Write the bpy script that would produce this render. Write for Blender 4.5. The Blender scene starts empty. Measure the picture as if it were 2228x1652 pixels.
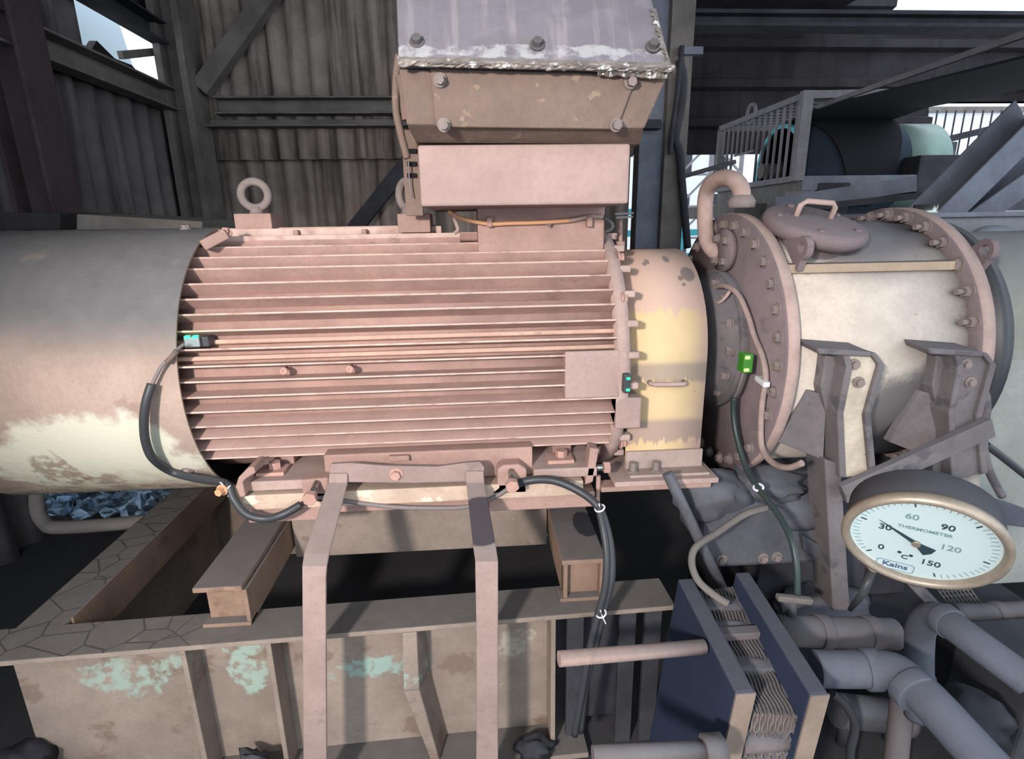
import bpy, bmesh, math, random
from mathutils import Vector, Matrix, noise
random.seed(7)
C = bpy.context.scene.collection
S = bpy.context.scene
PI = math.pi
R_ = math.radians
def lin(c):
    return tuple((x/12.92 if x <= .04045 else ((x+.055)/1.055)**2.4) for x in (v/255 for v in c))
# ------------------------------------------------------------------ camera, sky, lights, exposure
F, PITCH, YAW, ROLL, EYE = 1210.0, R_(15.5), R_(3.64), R_(-.93), 1.6
fw = Vector((math.sin(YAW)*math.cos(PITCH), math.cos(YAW)*math.cos(PITCH), -math.sin(PITCH)))
r0 = Vector((math.cos(YAW), -math.sin(YAW), 0)); u0 = r0.cross(fw)
rt = r0*math.cos(ROLL)+u0*math.sin(ROLL); up = -r0*math.sin(ROLL)+u0*math.cos(ROLL)
cd = bpy.data.cameras.new('camera'); cam = bpy.data.objects.new('camera', cd); C.objects.link(cam)
M = Matrix((rt, up, -fw)).transposed().to_4x4(); M.translation = (0, 0, EYE); cam.matrix_world = M
cd.sensor_width = 36; cd.lens = F/2228*36; cd.clip_start = .05; cd.clip_end = 200
S.camera = cam
w = bpy.data.worlds.new('World'); S.world = w; w.use_nodes = True
bg = w.node_tree.nodes['Background']; bg.inputs[0].default_value = (.80, .90, 1.0, 1); bg.inputs[1].default_value = 1.65
def spot(name, loc, tgt, power, col, cone, blend, size):
    l = bpy.data.lights.new(name, 'SPOT'); l.energy = power; l.color = col; l.spot_size = R_(cone); l.spot_blend = blend; l.shadow_soft_size = size
    o = bpy.data.objects.new(name, l); C.objects.link(o); o.location = loc
    o.rotation_euler = (Vector(tgt)-Vector(loc)).to_track_quat('-Z', 'Y').to_euler(); return o
spot('work_lamp', (-1.05, -1.0, 2.05), (.0, 1.5, .95), 312, (1.0, .90, .83), 80, .9, .10)
S.view_settings.view_transform = 'Standard'; S.view_settings.look = 'None'
S.view_settings.exposure = .4; S.view_settings.gamma = 1; S.view_settings.use_curve_mapping = False

# ------------------------------------------------------------------ where a sight line of the survey photo meets a plane of the place
def ray(px, py): return fw*F + rt*(px-1114) - up*(py-826)
O = Vector((0, 0, EYE))
def U(px, py, y): d = ray(px, py); return O+d*(y/d.y)
def Ux(px, py, x): d = ray(px, py); return O+d*(x/d.x)
def Uz(px, py, z): d = ray(px, py); return O+d*((z-EYE)/d.z)
def Un(px, py, p, n): d = ray(px, py); return O+d*((p-O).dot(n)/d.dot(n))
AY, AZ = 1.9, 1.18          # motor and gear axis
def Uc(px, py, r):
    d = ray(px, py); d = d/d.y; zc = AZ-EYE
    a = 1+d.z**2; b = -2*(AY+d.z*zc); c = AY**2+zc**2-r*r; D = b*b-4*a*c
    t = (-b-math.sqrt(D))/2/a if D > 0 else -b/2/a
    return O+d*t

# ------------------------------------------------------------------ materials
class NT:
    def __init__(s, name):
        s.m = bpy.data.materials.new(name); s.m.use_nodes = True; s.t = s.m.node_tree; s.b = s.t.nodes['Principled BSDF']
        s.g = s.n('ShaderNodeNewGeometry'); s.pos = s.g.outputs['Position']
    def n(s, t, **k):
        x = s.t.nodes.new(t)
        for a, v in k.items(): setattr(x, a, v)
        return x
    def l(s, a, b): s.t.links.new(a, b)
    def setin(s, i, v):
        if hasattr(v, 'is_linked') or hasattr(v, 'links'): s.l(v, i)
        else: i.default_value = v
    def math(s, op, a, b=0., clamp=False):
        x = s.n('ShaderNodeMath', operation=op, use_clamp=clamp); s.setin(x.inputs[0], a); s.setin(x.inputs[1], b); return x.outputs[0]
    def noise(s, scale, detail=4, rough=.6, vec=None, sc3=None):
        x = s.n('ShaderNodeTexNoise'); x.inputs['Scale'].default_value = scale; x.inputs['Detail'].default_value = detail; x.inputs['Roughness'].default_value = rough
        v = vec or s.pos
        if sc3:
            mp = s.n('ShaderNodeMapping'); mp.inputs['Scale'].default_value = sc3; s.l(v, mp.inputs[0]); v = mp.outputs[0]
        s.l(v, x.inputs['Vector']); return x.outputs['Fac']
    def ramp(s, v, a, b):
        x = s.n('ShaderNodeMapRange', interpolation_type='SMOOTHSTEP'); s.setin(x.inputs[0], v); x.inputs[1].default_value = a; x.inputs[2].default_value = b; return x.outputs[0]
    def mix(s, f, a, b, mode='MIX'):
        x = s.n('ShaderNodeMix', data_type='RGBA', blend_type=mode); s.setin(x.inputs[0], f)
        for i, v in ((6, a), (7, b)):
            if isinstance(v, tuple): x.inputs[i].default_value = (*v[:3], 1)
            else: s.l(v, x.inputs[i])
        return x.outputs[2]
    def blob(s, c, r, amp=.5, nsc=9, soft=.15):
        # irregular patch of colour around point c with half-axes r
        mp = s.n('ShaderNodeMapping', vector_type='TEXTURE'); mp.inputs['Location'].default_value = c; mp.inputs['Scale'].default_value = r; s.l(s.pos, mp.inputs[0])
        ln = s.n('ShaderNodeVectorMath', operation='LENGTH'); s.l(mp.outputs[0], ln.inputs[0])
        nz = s.math('MULTIPLY', s.math('SUBTRACT', s.noise(nsc, 5, .65), .5), amp*4)
        return s.math('SUBTRACT', 1., s.ramp(s.math('ADD', ln.outputs['Value'], nz), 1-soft, 1+soft))
def dusty(name, col, dust=(98, 93, 92), amt=.85, mott=.28, rough=.82, metal=0., sc=5, patches=(), blobs=(), streak=None, bump=.25, fine=70, lo=.25, hi=.75, spec=.25, worn=None, crack=None):
    k = NT(name); c = lin(col)
    dk = tuple(v*(1-mott) for v in c); lt = tuple(min(1, v*(1+mott)) for v in c)
    nz = k.noise(sc, 6, .65); out = k.mix(k.ramp(nz, .3, .7), dk, lt)
    fn = k.noise(fine, 3, .7); out = k.mix(k.math('MULTIPLY', k.ramp(fn, .4, .75), .25), out, tuple(v*.6 for v in c))
    if streak:
        sn = k.noise(1, 4, .6, sc3=streak[1]); out = k.mix(k.math('MULTIPLY', k.ramp(sn, streak[2], streak[2]+.16), streak[3]), out, lin(streak[0]))
    for pc, s, th, a in patches:
        pn = k.noise(s, 8, .62, sc3=(1, 1, 1.2)); out = k.mix(k.math('MULTIPLY', k.ramp(pn, th, th+.06), a), out, lin(pc))
    for pc, cen, r, amp, a, *late in blobs:
        if late: continue
        out = k.mix(k.math('MULTIPLY', k.math('MULTIPLY', k.blob(cen, r, amp), k.ramp(k.noise(26, 5), .40, .58) if amp > .35 else 1.), a), out, lin(pc))
    if amt:
        sx = k.n('ShaderNodeSeparateXYZ'); k.l(k.g.outputs['Normal'], sx.inputs[0])
        f = k.math('MULTIPLY', k.ramp(sx.outputs[2], lo, hi), amt); f = k.math('MULTIPLY', f, k.ramp(k.noise(7, 4), .05, .4))
        d = lin(dust); out = k.mix(f, out, k.mix(k.noise(18, 5), tuple(v*.75 for v in d), tuple(v*1.2 for v in d)))
    for pc, cen, r, amp, a, *late in blobs:
        if late: out = k.mix(k.math('MULTIPLY', k.blob(cen, r, amp, 14, .05), a), out, lin(pc))
    if crack:
        vo = k.n('ShaderNodeTexVoronoi', feature='DISTANCE_TO_EDGE'); vo.inputs['Scale'].default_value = crack[0]; k.l(k.pos, vo.inputs['Vector'])
        sz_ = k.n('ShaderNodeSeparateXYZ'); k.l(k.g.outputs['Normal'], sz_.inputs[0]); sp = k.n('ShaderNodeSeparateXYZ'); k.l(k.pos, sp.inputs[0])
        cf_ = k.math('MULTIPLY', k.math('SUBTRACT', 1., k.ramp(vo.outputs['Distance'], .0, .035)), k.ramp(sz_.outputs[2], .6, .9))
        cf_ = k.math('MULTIPLY', cf_, k.math('SUBTRACT', 1., k.ramp(k.math('ADD', sp.outputs[0], k.math('MULTIPLY', k.noise(3, 3), .5)), -.75, -.45)))
        out = k.mix(k.math('MULTIPLY', cf_, .75), out, lin((44, 42, 42)))
    if worn:
        # paint rubbed pale along the fin crests
        ds = k.n('ShaderNodeVectorMath', operation='MULTIPLY_ADD'); k.l(k.pos, ds.inputs[0]); ds.inputs[1].default_value = (0, 1, 1); ds.inputs[2].default_value = (0, -1.9, -1.18)
        ln = k.n('ShaderNodeVectorMath', operation='LENGTH'); k.l(ds.outputs[0], ln.inputs[0])
        out = k.mix(k.math('MULTIPLY', k.ramp(ln.outputs['Value'], worn[1], worn[1]+.003), k.ramp(k.noise(14, 4), .25, .6)), out, lin(worn[0]))
    k.l(out, k.b.inputs['Base Color']); k.b.inputs['Roughness'].default_value = rough; k.b.inputs['Metallic'].default_value = metal
    k.b.inputs['Specular IOR Level'].default_value = spec
    if bump:
        bp = k.n('ShaderNodeBump'); bp.inputs['Strength'].default_value = bump; bp.inputs['Distance'].default_value = .004
        k.l(k.math('ADD', k.noise(45, 5, .7), k.math('MULTIPLY', nz, .6)), bp.inputs['Height']); k.l(bp.outputs[0], k.b.inputs['Normal'])
    return k.m
def plain(name, col, rough=.5, metal=0., emit=None, es=0, alpha=None, spec=.4):
    k = NT(name); k.b.inputs['Base Color'].default_value = (*lin(col), 1); k.b.inputs['Roughness'].default_value = rough; k.b.inputs['Metallic'].default_value = metal; k.b.inputs['Specular IOR Level'].default_value = spec
    if emit: k.b.inputs['Emission Color'].default_value = (*lin(emit), 1); k.b.inputs['Emission Strength'].default_value = es
    return k.m

# ------------------------------------------------------------------ mesh builder
class MB:
    def __init__(s): s.v = []; s.f = []; s.sm = []
    def add(s, vs, fs, smooth=False):
        o = len(s.v); s.v += [Vector(v) for v in vs]; s.f += [tuple(i+o for i in f) for f in fs]; s.sm += [smooth]*len(fs); return s
    def hexa(s, a, b):
        # two quads, corner for corner
        return s.add(list(a)+list(b), [(3, 2, 1, 0), (4, 5, 6, 7), (0, 1, 5, 4), (1, 2, 6, 5), (2, 3, 7, 6), (3, 0, 4, 7)])
    def box(s, lo, hi):
        x0, y0, z0 = lo; x1, y1, z1 = hi
        return s.hexa([(x0, y0, z0), (x1, y0, z0), (x1, y1, z0), (x0, y1, z0)], [(x0, y0, z1), (x1, y0, z1), (x1, y1, z1), (x0, y1, z1)])
    def prism(s, pts, ext):
        n = len(pts); p = [Vector(q) for q in pts]; e = Vector(ext)
        return s.add(p+[q+e for q in p], [tuple(range(n-1, -1, -1)), tuple(range(n, 2*n))]+[(i, (i+1) % n, n+(i+1) % n, n+i) for i in range(n)])
    def bar(s, a, b, w, h, upv=(0, 0, 1)):
        a = Vector(a); b = Vector(b); d = (b-a).normalized(); x = d.cross(Vector(upv))
        if x.length < 1e-4: x = d.cross(Vector((0, 1, 0)))
        x.normalize(); z = x.cross(d)
        q = [x*sx*w/2+z*sz*h/2 for sx, sz in ((-1, -1), (1, -1), (1, 1), (-1, 1))]
        return s.hexa([a+i for i in q], [b+i for i in q])
    def ibeam(s, a, b, w, h, t=.012, upv=(0, 0, 1), kind='I'):
        a = Vector(a); b = Vector(b); d = (b-a).normalized(); x = d.cross(Vector(upv)).normalized(); z = x.cross(d)
        if kind == 'I': P = [(-w/2, -h/2), (w/2, -h/2), (w/2, -h/2+t), (t/2, -h/2+t), (t/2, h/2-t), (w/2, h/2-t), (w/2, h/2), (-w/2, h/2), (-w/2, h/2-t), (-t/2, h/2-t), (-t/2, -h/2+t), (-w/2, -h/2+t)]
        elif kind == 'C': P = [(-w/2, -h/2), (w/2, -h/2), (w/2, -h/2+t), (-w/2+t, -h/2+t), (-w/2+t, h/2-t), (w/2, h/2-t), (w/2, h/2), (-w/2, h/2)]
        elif kind == 'L': P = [(-w/2, -h/2), (w/2, -h/2), (w/2, -h/2+t), (-w/2+t, -h/2+t), (-w/2+t, h/2), (-w/2, h/2)]
        return s.prism([a+x*p+z*q for p, q in P], b-a)
    def tube(s, path, r, n=12, caps=True, sub=0):
        p = [Vector(q) for q in path]
        if sub: p = smooth_path(p, sub)
        rr = r if isinstance(r, (list, tuple)) else [r]*len(p)
        if len(rr) != len(p): rr = [rr[min(len(rr)-1, int(i*len(rr)/len(p)))] for i in range(len(p))]
        vs = []; fs = []; prev = None
        for i, q in enumerate(p):
            t = (p[min(i+1, len(p)-1)]-p[max(i-1, 0)]).normalized()
            if prev is None: x = t.orthogonal().normalized()
            else: x = (prev-t*prev.dot(t)).normalized()
            prev = x; y = t.cross(x)
            vs += [q+(x*math.cos(2*PI*k/n)+y*math.sin(2*PI*k/n))*rr[i] for k in range(n)]
        for i in range(len(p)-1):
            for k in range(n): fs.append((i*n+k, i*n+(k+1) % n, (i+1)*n+(k+1) % n, (i+1)*n+k))
        s.add(vs, fs, True)
        if caps:
            o = len(s.v)-len(vs)
            s.f += [tuple(o+k for k in range(n-1, -1, -1)), tuple(o+(len(p)-1)*n+k for k in range(n))]; s.sm += [False, False]
        return s
    def cyl(s, a, b, r, n=24, r2=None): return s.tube([a, b], [r, r if r2 is None else r2], n)
    def lathe(s, prof, org, axis, n=48, a0=0, a1=2*PI, ref=None):
        # prof: (distance along axis, radius)
        ax = Vector(axis).normalized(); x = Vector(ref).normalized() if ref else ax.orthogonal().normalized(); y = ax.cross(x); org = Vector(org)
        full = abs(a1-a0-2*PI) < 1e-6; m = n if full else n+1; vs = []; fs = []
        for h, r in prof:
            for k in range(m):
                t = a0+(a1-a0)*k/n; vs.append(org+ax*h+(x*math.cos(t)+y*math.sin(t))*r)
        for i in range(len(prof)-1):
            for k in range(n): fs.append((i*m+k, i*m+(k+1) % m, (i+1)*m+(k+1) % m, (i+1)*m+k))
        return s.add(vs, fs, True)
    def torus(s, c, axis, R, r, n=28, k=10):
        ax = Vector(axis).normalized(); x = ax.orthogonal().normalized(); y = ax.cross(x); c = Vector(c); vs = []; fs = []
        for i in range(n):
            t = 2*PI*i/n; d = x*math.cos(t)+y*math.sin(t)
            vs += [c+d*(R+r*math.cos(2*PI*j/k))+ax*r*math.sin(2*PI*j/k) for j in range(k)]
        for i in range(n):
            for j in range(k): fs.append((i*k+j, ((i+1) % n)*k+j, ((i+1) % n)*k+(j+1) % k, i*k+(j+1) % k))
        return s.add(vs, fs, True)
    def hexbolt(s, p, axis, r=.014, h=.014, washer=True):
        p = Vector(p); ax = Vector(axis).normalized()
        if washer: s.cyl(p-ax*.002, p+ax*.003, r*1.45, 16)
        x = ax.orthogonal().normalized(); y = ax.cross(x)
        pts = [p+(x*math.cos(PI/3*k)+y*math.sin(PI/3*k))*r for k in range(6)]
        return s.prism(pts, ax*h)
    def lump(s, c, r, seed=0, amp=.35, sub=3, freq=2.2):
        bm = bmesh.new(); bmesh.ops.create_icosphere(bm, subdivisions=sub, radius=1)
        vs = []
        for v in bm.verts:
            d = 1+amp*noise.noise(v.co*freq+Vector((seed*7.3, seed, 0)))+amp*.4*noise.noise(v.co*freq*2.7+Vector((seed, 0, 3)))
            vs.append(Vector(c)+Vector((v.co.x*r[0], v.co.y*r[1], v.co.z*r[2]))*d)
        s.add(vs, [tuple(v.index for v in f.verts) for f in bm.faces], True); bm.free(); return s
    def build(s, name, mat, parent=None, bevel=0., off=None):
        me = bpy.data.meshes.new(name); o = bpy.data.objects.new(name, me); C.objects.link(o)
        base = root_of(parent).location if parent else Vector(off) if off else sum(s.v, Vector())/len(s.v)
        me.from_pydata([tuple(v-base) for v in s.v], [], s.f)
        bm = bmesh.new(); bm.from_mesh(me); bmesh.ops.recalc_face_normals(bm, faces=bm.faces); bm.to_mesh(me); bm.free()
        me.polygons.foreach_set('use_smooth', s.sm)
        me.materials.append(mat)
        if parent: o.parent = parent
        else: o.location = base
        if bevel:
            b = o.modifiers.new('bevel', 'BEVEL'); b.width = bevel; b.segments = 2; b.limit_method = 'ANGLE'; b.angle_limit = R_(40)
        return o
def smooth_path(p, sub):
    out = []
    for i in range(len(p)-1):
        a = p[max(i-1, 0)]; b = p[i]; c = p[i+1]; d = p[min(i+2, len(p)-1)]
        for k in range(sub):
            t = k/sub; out.append(.5*((2*b)+(c-a)*t+(2*a-5*b+4*c-d)*t*t+(3*b-a-3*c+d)*t**3))
    return out+[p[-1]]
def root_of(o):
    while o.parent: o = o.parent
    return o
def tag(o, label=None, cat=None, group=None, kind=None):
    if label: o['label'] = label
    if cat: o['category'] = cat
    if group: o['group'] = group
    if kind: o['kind'] = kind
    return o
def thing(name, loc, label, cat, group=None):
    o = bpy.data.objects.new(name, None); C.objects.link(o); o.location = loc; o.empty_display_size = .1
    return tag(o, label, cat, group)
def struct(name, mb, m, bevel=0.): return tag(mb.build(name, m, None, bevel), kind='structure')
def bolts(parent, mat, pts, axis, r=.014, h=.014, name='bolt'):
    for p in pts: MB().hexbolt(p, axis(p) if callable(axis) else axis, r, h).build(name, mat, parent)

# ------------------------------------------------------------------ palette
m_floor = dusty('dark_floor', (56, 54, 56), (62, 62, 66), .6, .35, sc=3)
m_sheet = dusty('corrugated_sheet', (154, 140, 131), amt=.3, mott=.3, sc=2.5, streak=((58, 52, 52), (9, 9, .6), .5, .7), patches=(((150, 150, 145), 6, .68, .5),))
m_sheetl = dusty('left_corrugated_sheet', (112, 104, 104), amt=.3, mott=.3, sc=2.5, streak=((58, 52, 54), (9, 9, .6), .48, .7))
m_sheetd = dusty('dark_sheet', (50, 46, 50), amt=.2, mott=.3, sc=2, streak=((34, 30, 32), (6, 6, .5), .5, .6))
m_steel = dusty('grey_structural_steel', (116, 110, 106), (108, 104, 102), .7, .25, sc=4)
m_steeld = dusty('dark_structural_steel', (62, 62, 68), (74, 76, 82), .7, .3, sc=4)
m_bluest = dusty('blue_grey_steel', (122, 126, 138), (116, 118, 126), .6, .2, sc=4)
m_motor = dusty('red_oxide_motor', (164, 134, 124), (138, 116, 110), .3, .14, sc=7, patches=(((120, 100, 92), 9, .66, .5),), bump=.2)
m_fin = dusty('red_oxide_fin', (170, 138, 128), (160, 136, 128), .4, .14, sc=8, patches=(((128, 108, 102), 7, .62, .5), ((222, 205, 192), 30, .70, .6)), bump=.2, worn=((204, 178, 166), .4005))
m_ledge = dusty('ledge_worn_paint', (184, 152, 136), (186, 158, 142), .5, .16, sc=9, patches=(((140, 116, 104), 6, .6, .6),))
m_box = dusty('red_oxide_box', (164, 140, 134), (130, 120, 116), .85, .10, sc=5, patches=(((140, 116, 110), 11, .66, .5),), bump=.12)
m_boxd = dusty('brown_cover', (122, 104, 95), (110, 104, 100), .8, .16, sc=6, patches=(((158, 140, 118), 22, .6, .6),), bump=.5)
m_cowl = dusty('cowl_paint', (166, 146, 134), (108, 107, 108), 1., .14, sc=4, lo=.12, hi=.5,
    patches=(((140, 116, 104), 6, .6, .5),),
    blobs=(((208, 206, 188), (-1.08, 1.54, .98), (.30, .3, .14), .34, .95), ((196, 184, 162), (-1.02, 1.7, .83), (.55, .6, .11), .6, .8), ((128, 108, 94), (-1.22, 1.55, .93), (.06, .2, .08), .5, .7), ((120, 100, 88), (-1.1, 1.6, .88), (.05, .2, .05), .5, .6)), bump=.3)
m_hood = dusty('foil_clad_hood', (126, 121, 130), (120, 116, 122), .8, .14, rough=.6, sc=5, streak=((164, 154, 160), (34, 4, 1.4), .50, .75), patches=(((196, 198, 204), 16, .63, .7), ((104, 98, 104), 5, .55, .5)), blobs=(((206, 208, 208), (.16, 1.34, 1.965), (.4, .1, .013), .9, .75),), bump=.3, spec=.5)
m_foil = plain('crinkled_foil', (215, 212, 205), .28, .9)
m_foilk = dusty('dusty_foil', (142, 134, 128), (130, 124, 120), .6, .3, .5, .25, sc=18, patches=(((235, 235, 235), 40, .58, .9),), bump=.9)
m_base = dusty('base_frame_steel', (142, 128, 118), (100, 96, 94), .97, .2, sc=4, crack=(9,), patches=(((112, 92, 80), 5, .56, .6), ((176, 166, 148), 9, .66, .7)),
    blobs=(((150, 170, 158), (-1.00, 1.44, .37), (.15, .2, .06), .9, .8), ((150, 170, 158), (-.70, 1.44, .40), (.05, .2, .09), .8, .9), ((146, 172, 164), (-.34, 1.44, .32), (.15, .2, .04), .8, .9), ((170, 165, 150), (.08, 1.44, .36), (.07, .2, .05), .8, .6)), bump=.35)
m_strap = dusty('strap_steel', (150, 130, 124), (116, 108, 106), .6, .14, sc=5, patches=(((120, 104, 100), 6, .6, .5),), blobs=(((60, 56, 62), tuple(U(1048, 1133, 1.345)), (.08, .2, .040), .08, .95, 1),))  # dark patch across the right strap, laid over the dust
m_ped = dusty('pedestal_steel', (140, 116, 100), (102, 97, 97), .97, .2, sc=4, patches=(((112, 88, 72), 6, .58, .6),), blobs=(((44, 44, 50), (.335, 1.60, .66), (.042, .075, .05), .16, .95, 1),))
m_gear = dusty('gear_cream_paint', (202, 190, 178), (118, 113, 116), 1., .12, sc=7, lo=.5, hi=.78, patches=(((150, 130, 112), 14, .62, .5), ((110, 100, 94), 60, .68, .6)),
    blobs=(((104, 99, 100), (1.33, 1.60, .98), (.22, .5, .19), .14, .92), ((232, 226, 212), (.98, 1.6, 1.50), (.10, .3, .02), .5, .8)), bump=.25)  # grey blob: shadow cast right of the left foot, painted into the cream
m_flange = dusty('gear_flange', (122, 108, 110), (124, 115, 118), .6, .13, sc=5, patches=(((92, 82, 84), 8, .62, .5),))
m_rim = dusty('flange_rim_paint', (176, 152, 144), (150, 134, 130), .5, .15, sc=9)
m_bolt = dusty('dusty_bolt', (134, 122, 118), (136, 126, 122), .6, .15, sc=20, fine=150)
m_boltp = dusty('pink_bolt', (184, 146, 134), (160, 134, 126), .5, .1, sc=20, fine=150)
m_foot = dusty('gear_foot', (112, 106, 108), (112, 110, 116), .8, .18, sc=6, patches=(((76, 74, 80), 7, .56, .6),))
m_footc = dusty('foot_cream_face', (194, 182, 164), amt=.2, mott=.2, sc=12, patches=(((88, 84, 86), 26, .62, .85),))
m_rubber = plain('black_rubber', (58, 60, 64), .45)
m_wire = plain('grey_cable', (120, 112, 112), .6)
m_pinkw = dusty('dusty_cable', (160, 140, 134), amt=.2, mott=.1, sc=30)
m_tie = plain('white_plastic', (220, 218, 230), .4)
m_chrome = plain('steel_sensor', (170, 176, 172), .25, .9)
m_black = plain('black_void', (18, 18, 22), .9)
m_led = plain('green_led', (40, 255, 120), .4, emit=(30, 255, 110), es=4)
m_led2 = plain('lime_led', (150, 255, 90), .4, emit=(160, 255, 70), es=6)
m_ledbody = plain('green_lit_case', (58, 104, 44), .25, emit=(60, 190, 20), es=.12)
m_blue = dusty('blue_exchanger_paint', (44, 54, 76), (80, 82, 92), .9, .16, sc=5)
m_platee = dusty('exchanger_plate_edge', (134, 118, 106), (104, 106, 116), .95, .15, sc=8)
m_pack = dusty('exchanger_pack', (118, 108, 104), (100, 104, 114), .8, .25, sc=30)
m_pipe = dusty('grey_pipe', (90, 94, 104), (88, 93, 104), .8, .14, sc=6)
m_pipeb = dusty('brown_pipe', (104, 96, 96), (100, 100, 106), .8, .2, sc=6)
m_pump = dusty('pump_casting', (84, 84, 90), (98, 100, 108), .9, .25, sc=6)
m_tank = dusty('pale_tank', (134, 138, 144), (120, 128, 142), .8, .12, sc=3)
m_brass = dusty('brass_bezel', (162, 150, 136), amt=0, mott=.16, rough=.45, metal=.4, sc=14, bump=.08)
m_dial = plain('dial_face', (198, 216, 218), .6)
m_lens = plain('clear_lens', (255, 255, 255), .03)
_t = m_lens.node_tree; _tr = _t.nodes.new('ShaderNodeBsdfTransparent'); _mx = _t.nodes.new('ShaderNodeMixShader'); _mx.inputs[0].default_value = .06; _t.nodes['Principled BSDF'].inputs['Metallic'].default_value = 1.
_t.links.new(_tr.outputs[0], _mx.inputs[1]); _t.links.new(_t.nodes['Principled BSDF'].outputs[0], _mx.inputs[2]); _t.links.new(_mx.outputs[0], _t.nodes['Material Output'].inputs[0])
m_ink = plain('dial_ink', (42, 62, 72), .6)
m_inkl = plain('dial_light_ink', (120, 150, 156), .6)
m_inkb = plain('dial_blue_ink', (64, 92, 130), .6)
m_belt = plain('rubber_belt', (24, 26, 32), .85)
m_drum = dusty('drum_lagging', (46, 58, 72), amt=.1, mott=.15, sc=3)
m_cyan = plain('cyan_rim', (120, 214, 226), .5)
m_drumr = dusty('pale_drum_end', (150, 176, 168), amt=.1, mott=.15, sc=3, rough=.4)  # daylight on the drum's right end, put in as a paler colour
m_cage = dusty('cage_steel', (132, 128, 132), amt=.3, mott=.12, sc=10)
m_orange = plain('orange_sheath', (206, 154, 116), .6)
m_coal = dusty('black_debris', (40, 40, 44), (62, 64, 72), .6, .3, sc=9)
m_tarp = dusty('blue_sheeting', (150, 184, 220), amt=0, mott=.5, sc=9, rough=.35, spec=.6, patches=(((24, 28, 38), 14, .5, .8),), bump=1.)
m_white = plain('pale_cladding', (225, 226, 230), .8)
m_teal = plain('teal_paint', (70, 170, 180), .6)
m_out = dusty('outdoor_concrete', (170, 168, 170), amt=0, mott=.1, sc=2)
m_glass = plain('translucent_sheet', (206, 226, 236), .5)
def guard_mat():
    k = NT('guard_paint'); y = lin((204, 178, 136)); p = lin((196, 166, 152)); gcol = lin((150, 136, 126))
    sx = k.n('ShaderNodeSeparateXYZ'); k.l(k.pos, sx.inputs[0]); z = sx.outputs[2]; x = sx.outputs[0]
    dr = k.noise(1, 4, .75, sc3=(55, 2, 2)); zz = k.math('ADD', z, k.math('MULTIPLY', k.math('SUBTRACT', dr, .5), .11))
    out = k.mix(k.ramp(k.noise(6, 5), .35, .7), y, lin((212, 186, 146)))
    out = k.mix(k.ramp(k.math('ADD', x, k.math('MULTIPLY', k.noise(7, 5), .12)), .69, .76), out, p)
    def band(lo, hi, c, f, drip_lo=True):
        nonlocal out
        a = k.ramp(zz if drip_lo else z, lo-.006, lo+.006); b = k.ramp(z, hi-.012, hi+.012)
        out = k.mix(k.math('MULTIPLY', k.math('MULTIPLY', a, k.math('SUBTRACT', 1., b)), f), out, c)
    band(1.345, 2, p, .95); band(1.135, 1.195, gcol, .8); band(.945, 1.015, lin((160, 138, 130)), .85); band(.5, .885, gcol, .9, False)
    for px, py, rr in ((1497, 597, .022), (1420, 572, .010), (1466, 566, .013), (1478, 605, .008), (1412, 577, .007), (1481, 617, .006)):
        out = k.mix(k.math('MULTIPLY', k.blob(tuple(U(px, py, 1.70)), (rr, .12, rr*.9), .06, 20), .8), out, lin((118, 108, 106)))
    out = k.mix(k.math('MULTIPLY', k.ramp(k.noise(22, 2), .7, .74), .5), out, lin((120, 108, 104)))
    k.l(out, k.b.inputs['Base Color']); k.b.inputs['Roughness'].default_value = .75; k.b.inputs['Specular IOR Level'].default_value = .25
    return k.m
m_guard = guard_mat()

# ================================================================== SETTING
struct('floor', MB().box((-7, -4, -.1), (9, 9, 0)), m_floor)
struct('floor_outdoor', MB().box((-14, 9, -.12), (26, 32, -.02)), m_out)
WB, WL = 5.2, -2.4
def corrugated(a, b, z0, z1, pitch, dep, nrm, flare=0.):
    # profiled sheet from a to b (xy) with vertical ribs
    a = Vector((*a, 0)); b = Vector((*b, 0)); L = (b-a).length; d = (b-a)/L; n = Vector(nrm); mb = MB(); seg = 8; N = int(L/pitch*seg); vs = []
    for i in range(N+1):
        t = i/N*L; ph = 2*PI*t/pitch; o = dep*max(-1, min(1, 1.5*math.sin(ph)))
        q = a+d*t+n*o
        vs += [q+Vector((0, 0, z0))+n*flare, q+Vector((0, 0, z1)), q+Vector((0, 0, z1))-n*.006, q+Vector((0, 0, z0))-n*.006+n*flare]
    fs = [(4*i+k, 4*i+4+k, 4*i+4+(k+1) % 4, 4*i+(k+1) % 4) for i in range(N) for k in range(4)]
    return mb.add(vs, fs, True)
zl = U(600, 350, WB).z; xr = U(1375, 300, WB).x
struct('wall_back', corrugated((WL, WB), (xr, WB), 0, zl+.12, .16, .022, (0, -1, 0)), m_sheet)
struct('wall_back', corrugated((WL, WB-.05), (xr, WB-.05), zl, 4.1, .16, .022, (0, -1, 0), .03), m_sheet)
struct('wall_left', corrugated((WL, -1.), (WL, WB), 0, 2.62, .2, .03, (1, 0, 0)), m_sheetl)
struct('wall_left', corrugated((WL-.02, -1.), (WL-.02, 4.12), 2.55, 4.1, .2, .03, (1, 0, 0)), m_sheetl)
struct('wall_left', MB().prism([(WL, 4.05, 2.62), (WL, 4.25, 2.80), (WL, 4.42, 2.74), (WL, 4.62, 2.75), (WL, 4.78, 2.68), (WL, 5.0, 2.67), (WL, 5.2, 2.62)], (-.05, 0, 0)), m_sheetd)
struct('wall_left', MB().box((WL-.05, 4.1, 3.12), (WL, WB, 4.1)), m_sheetd)
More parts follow.
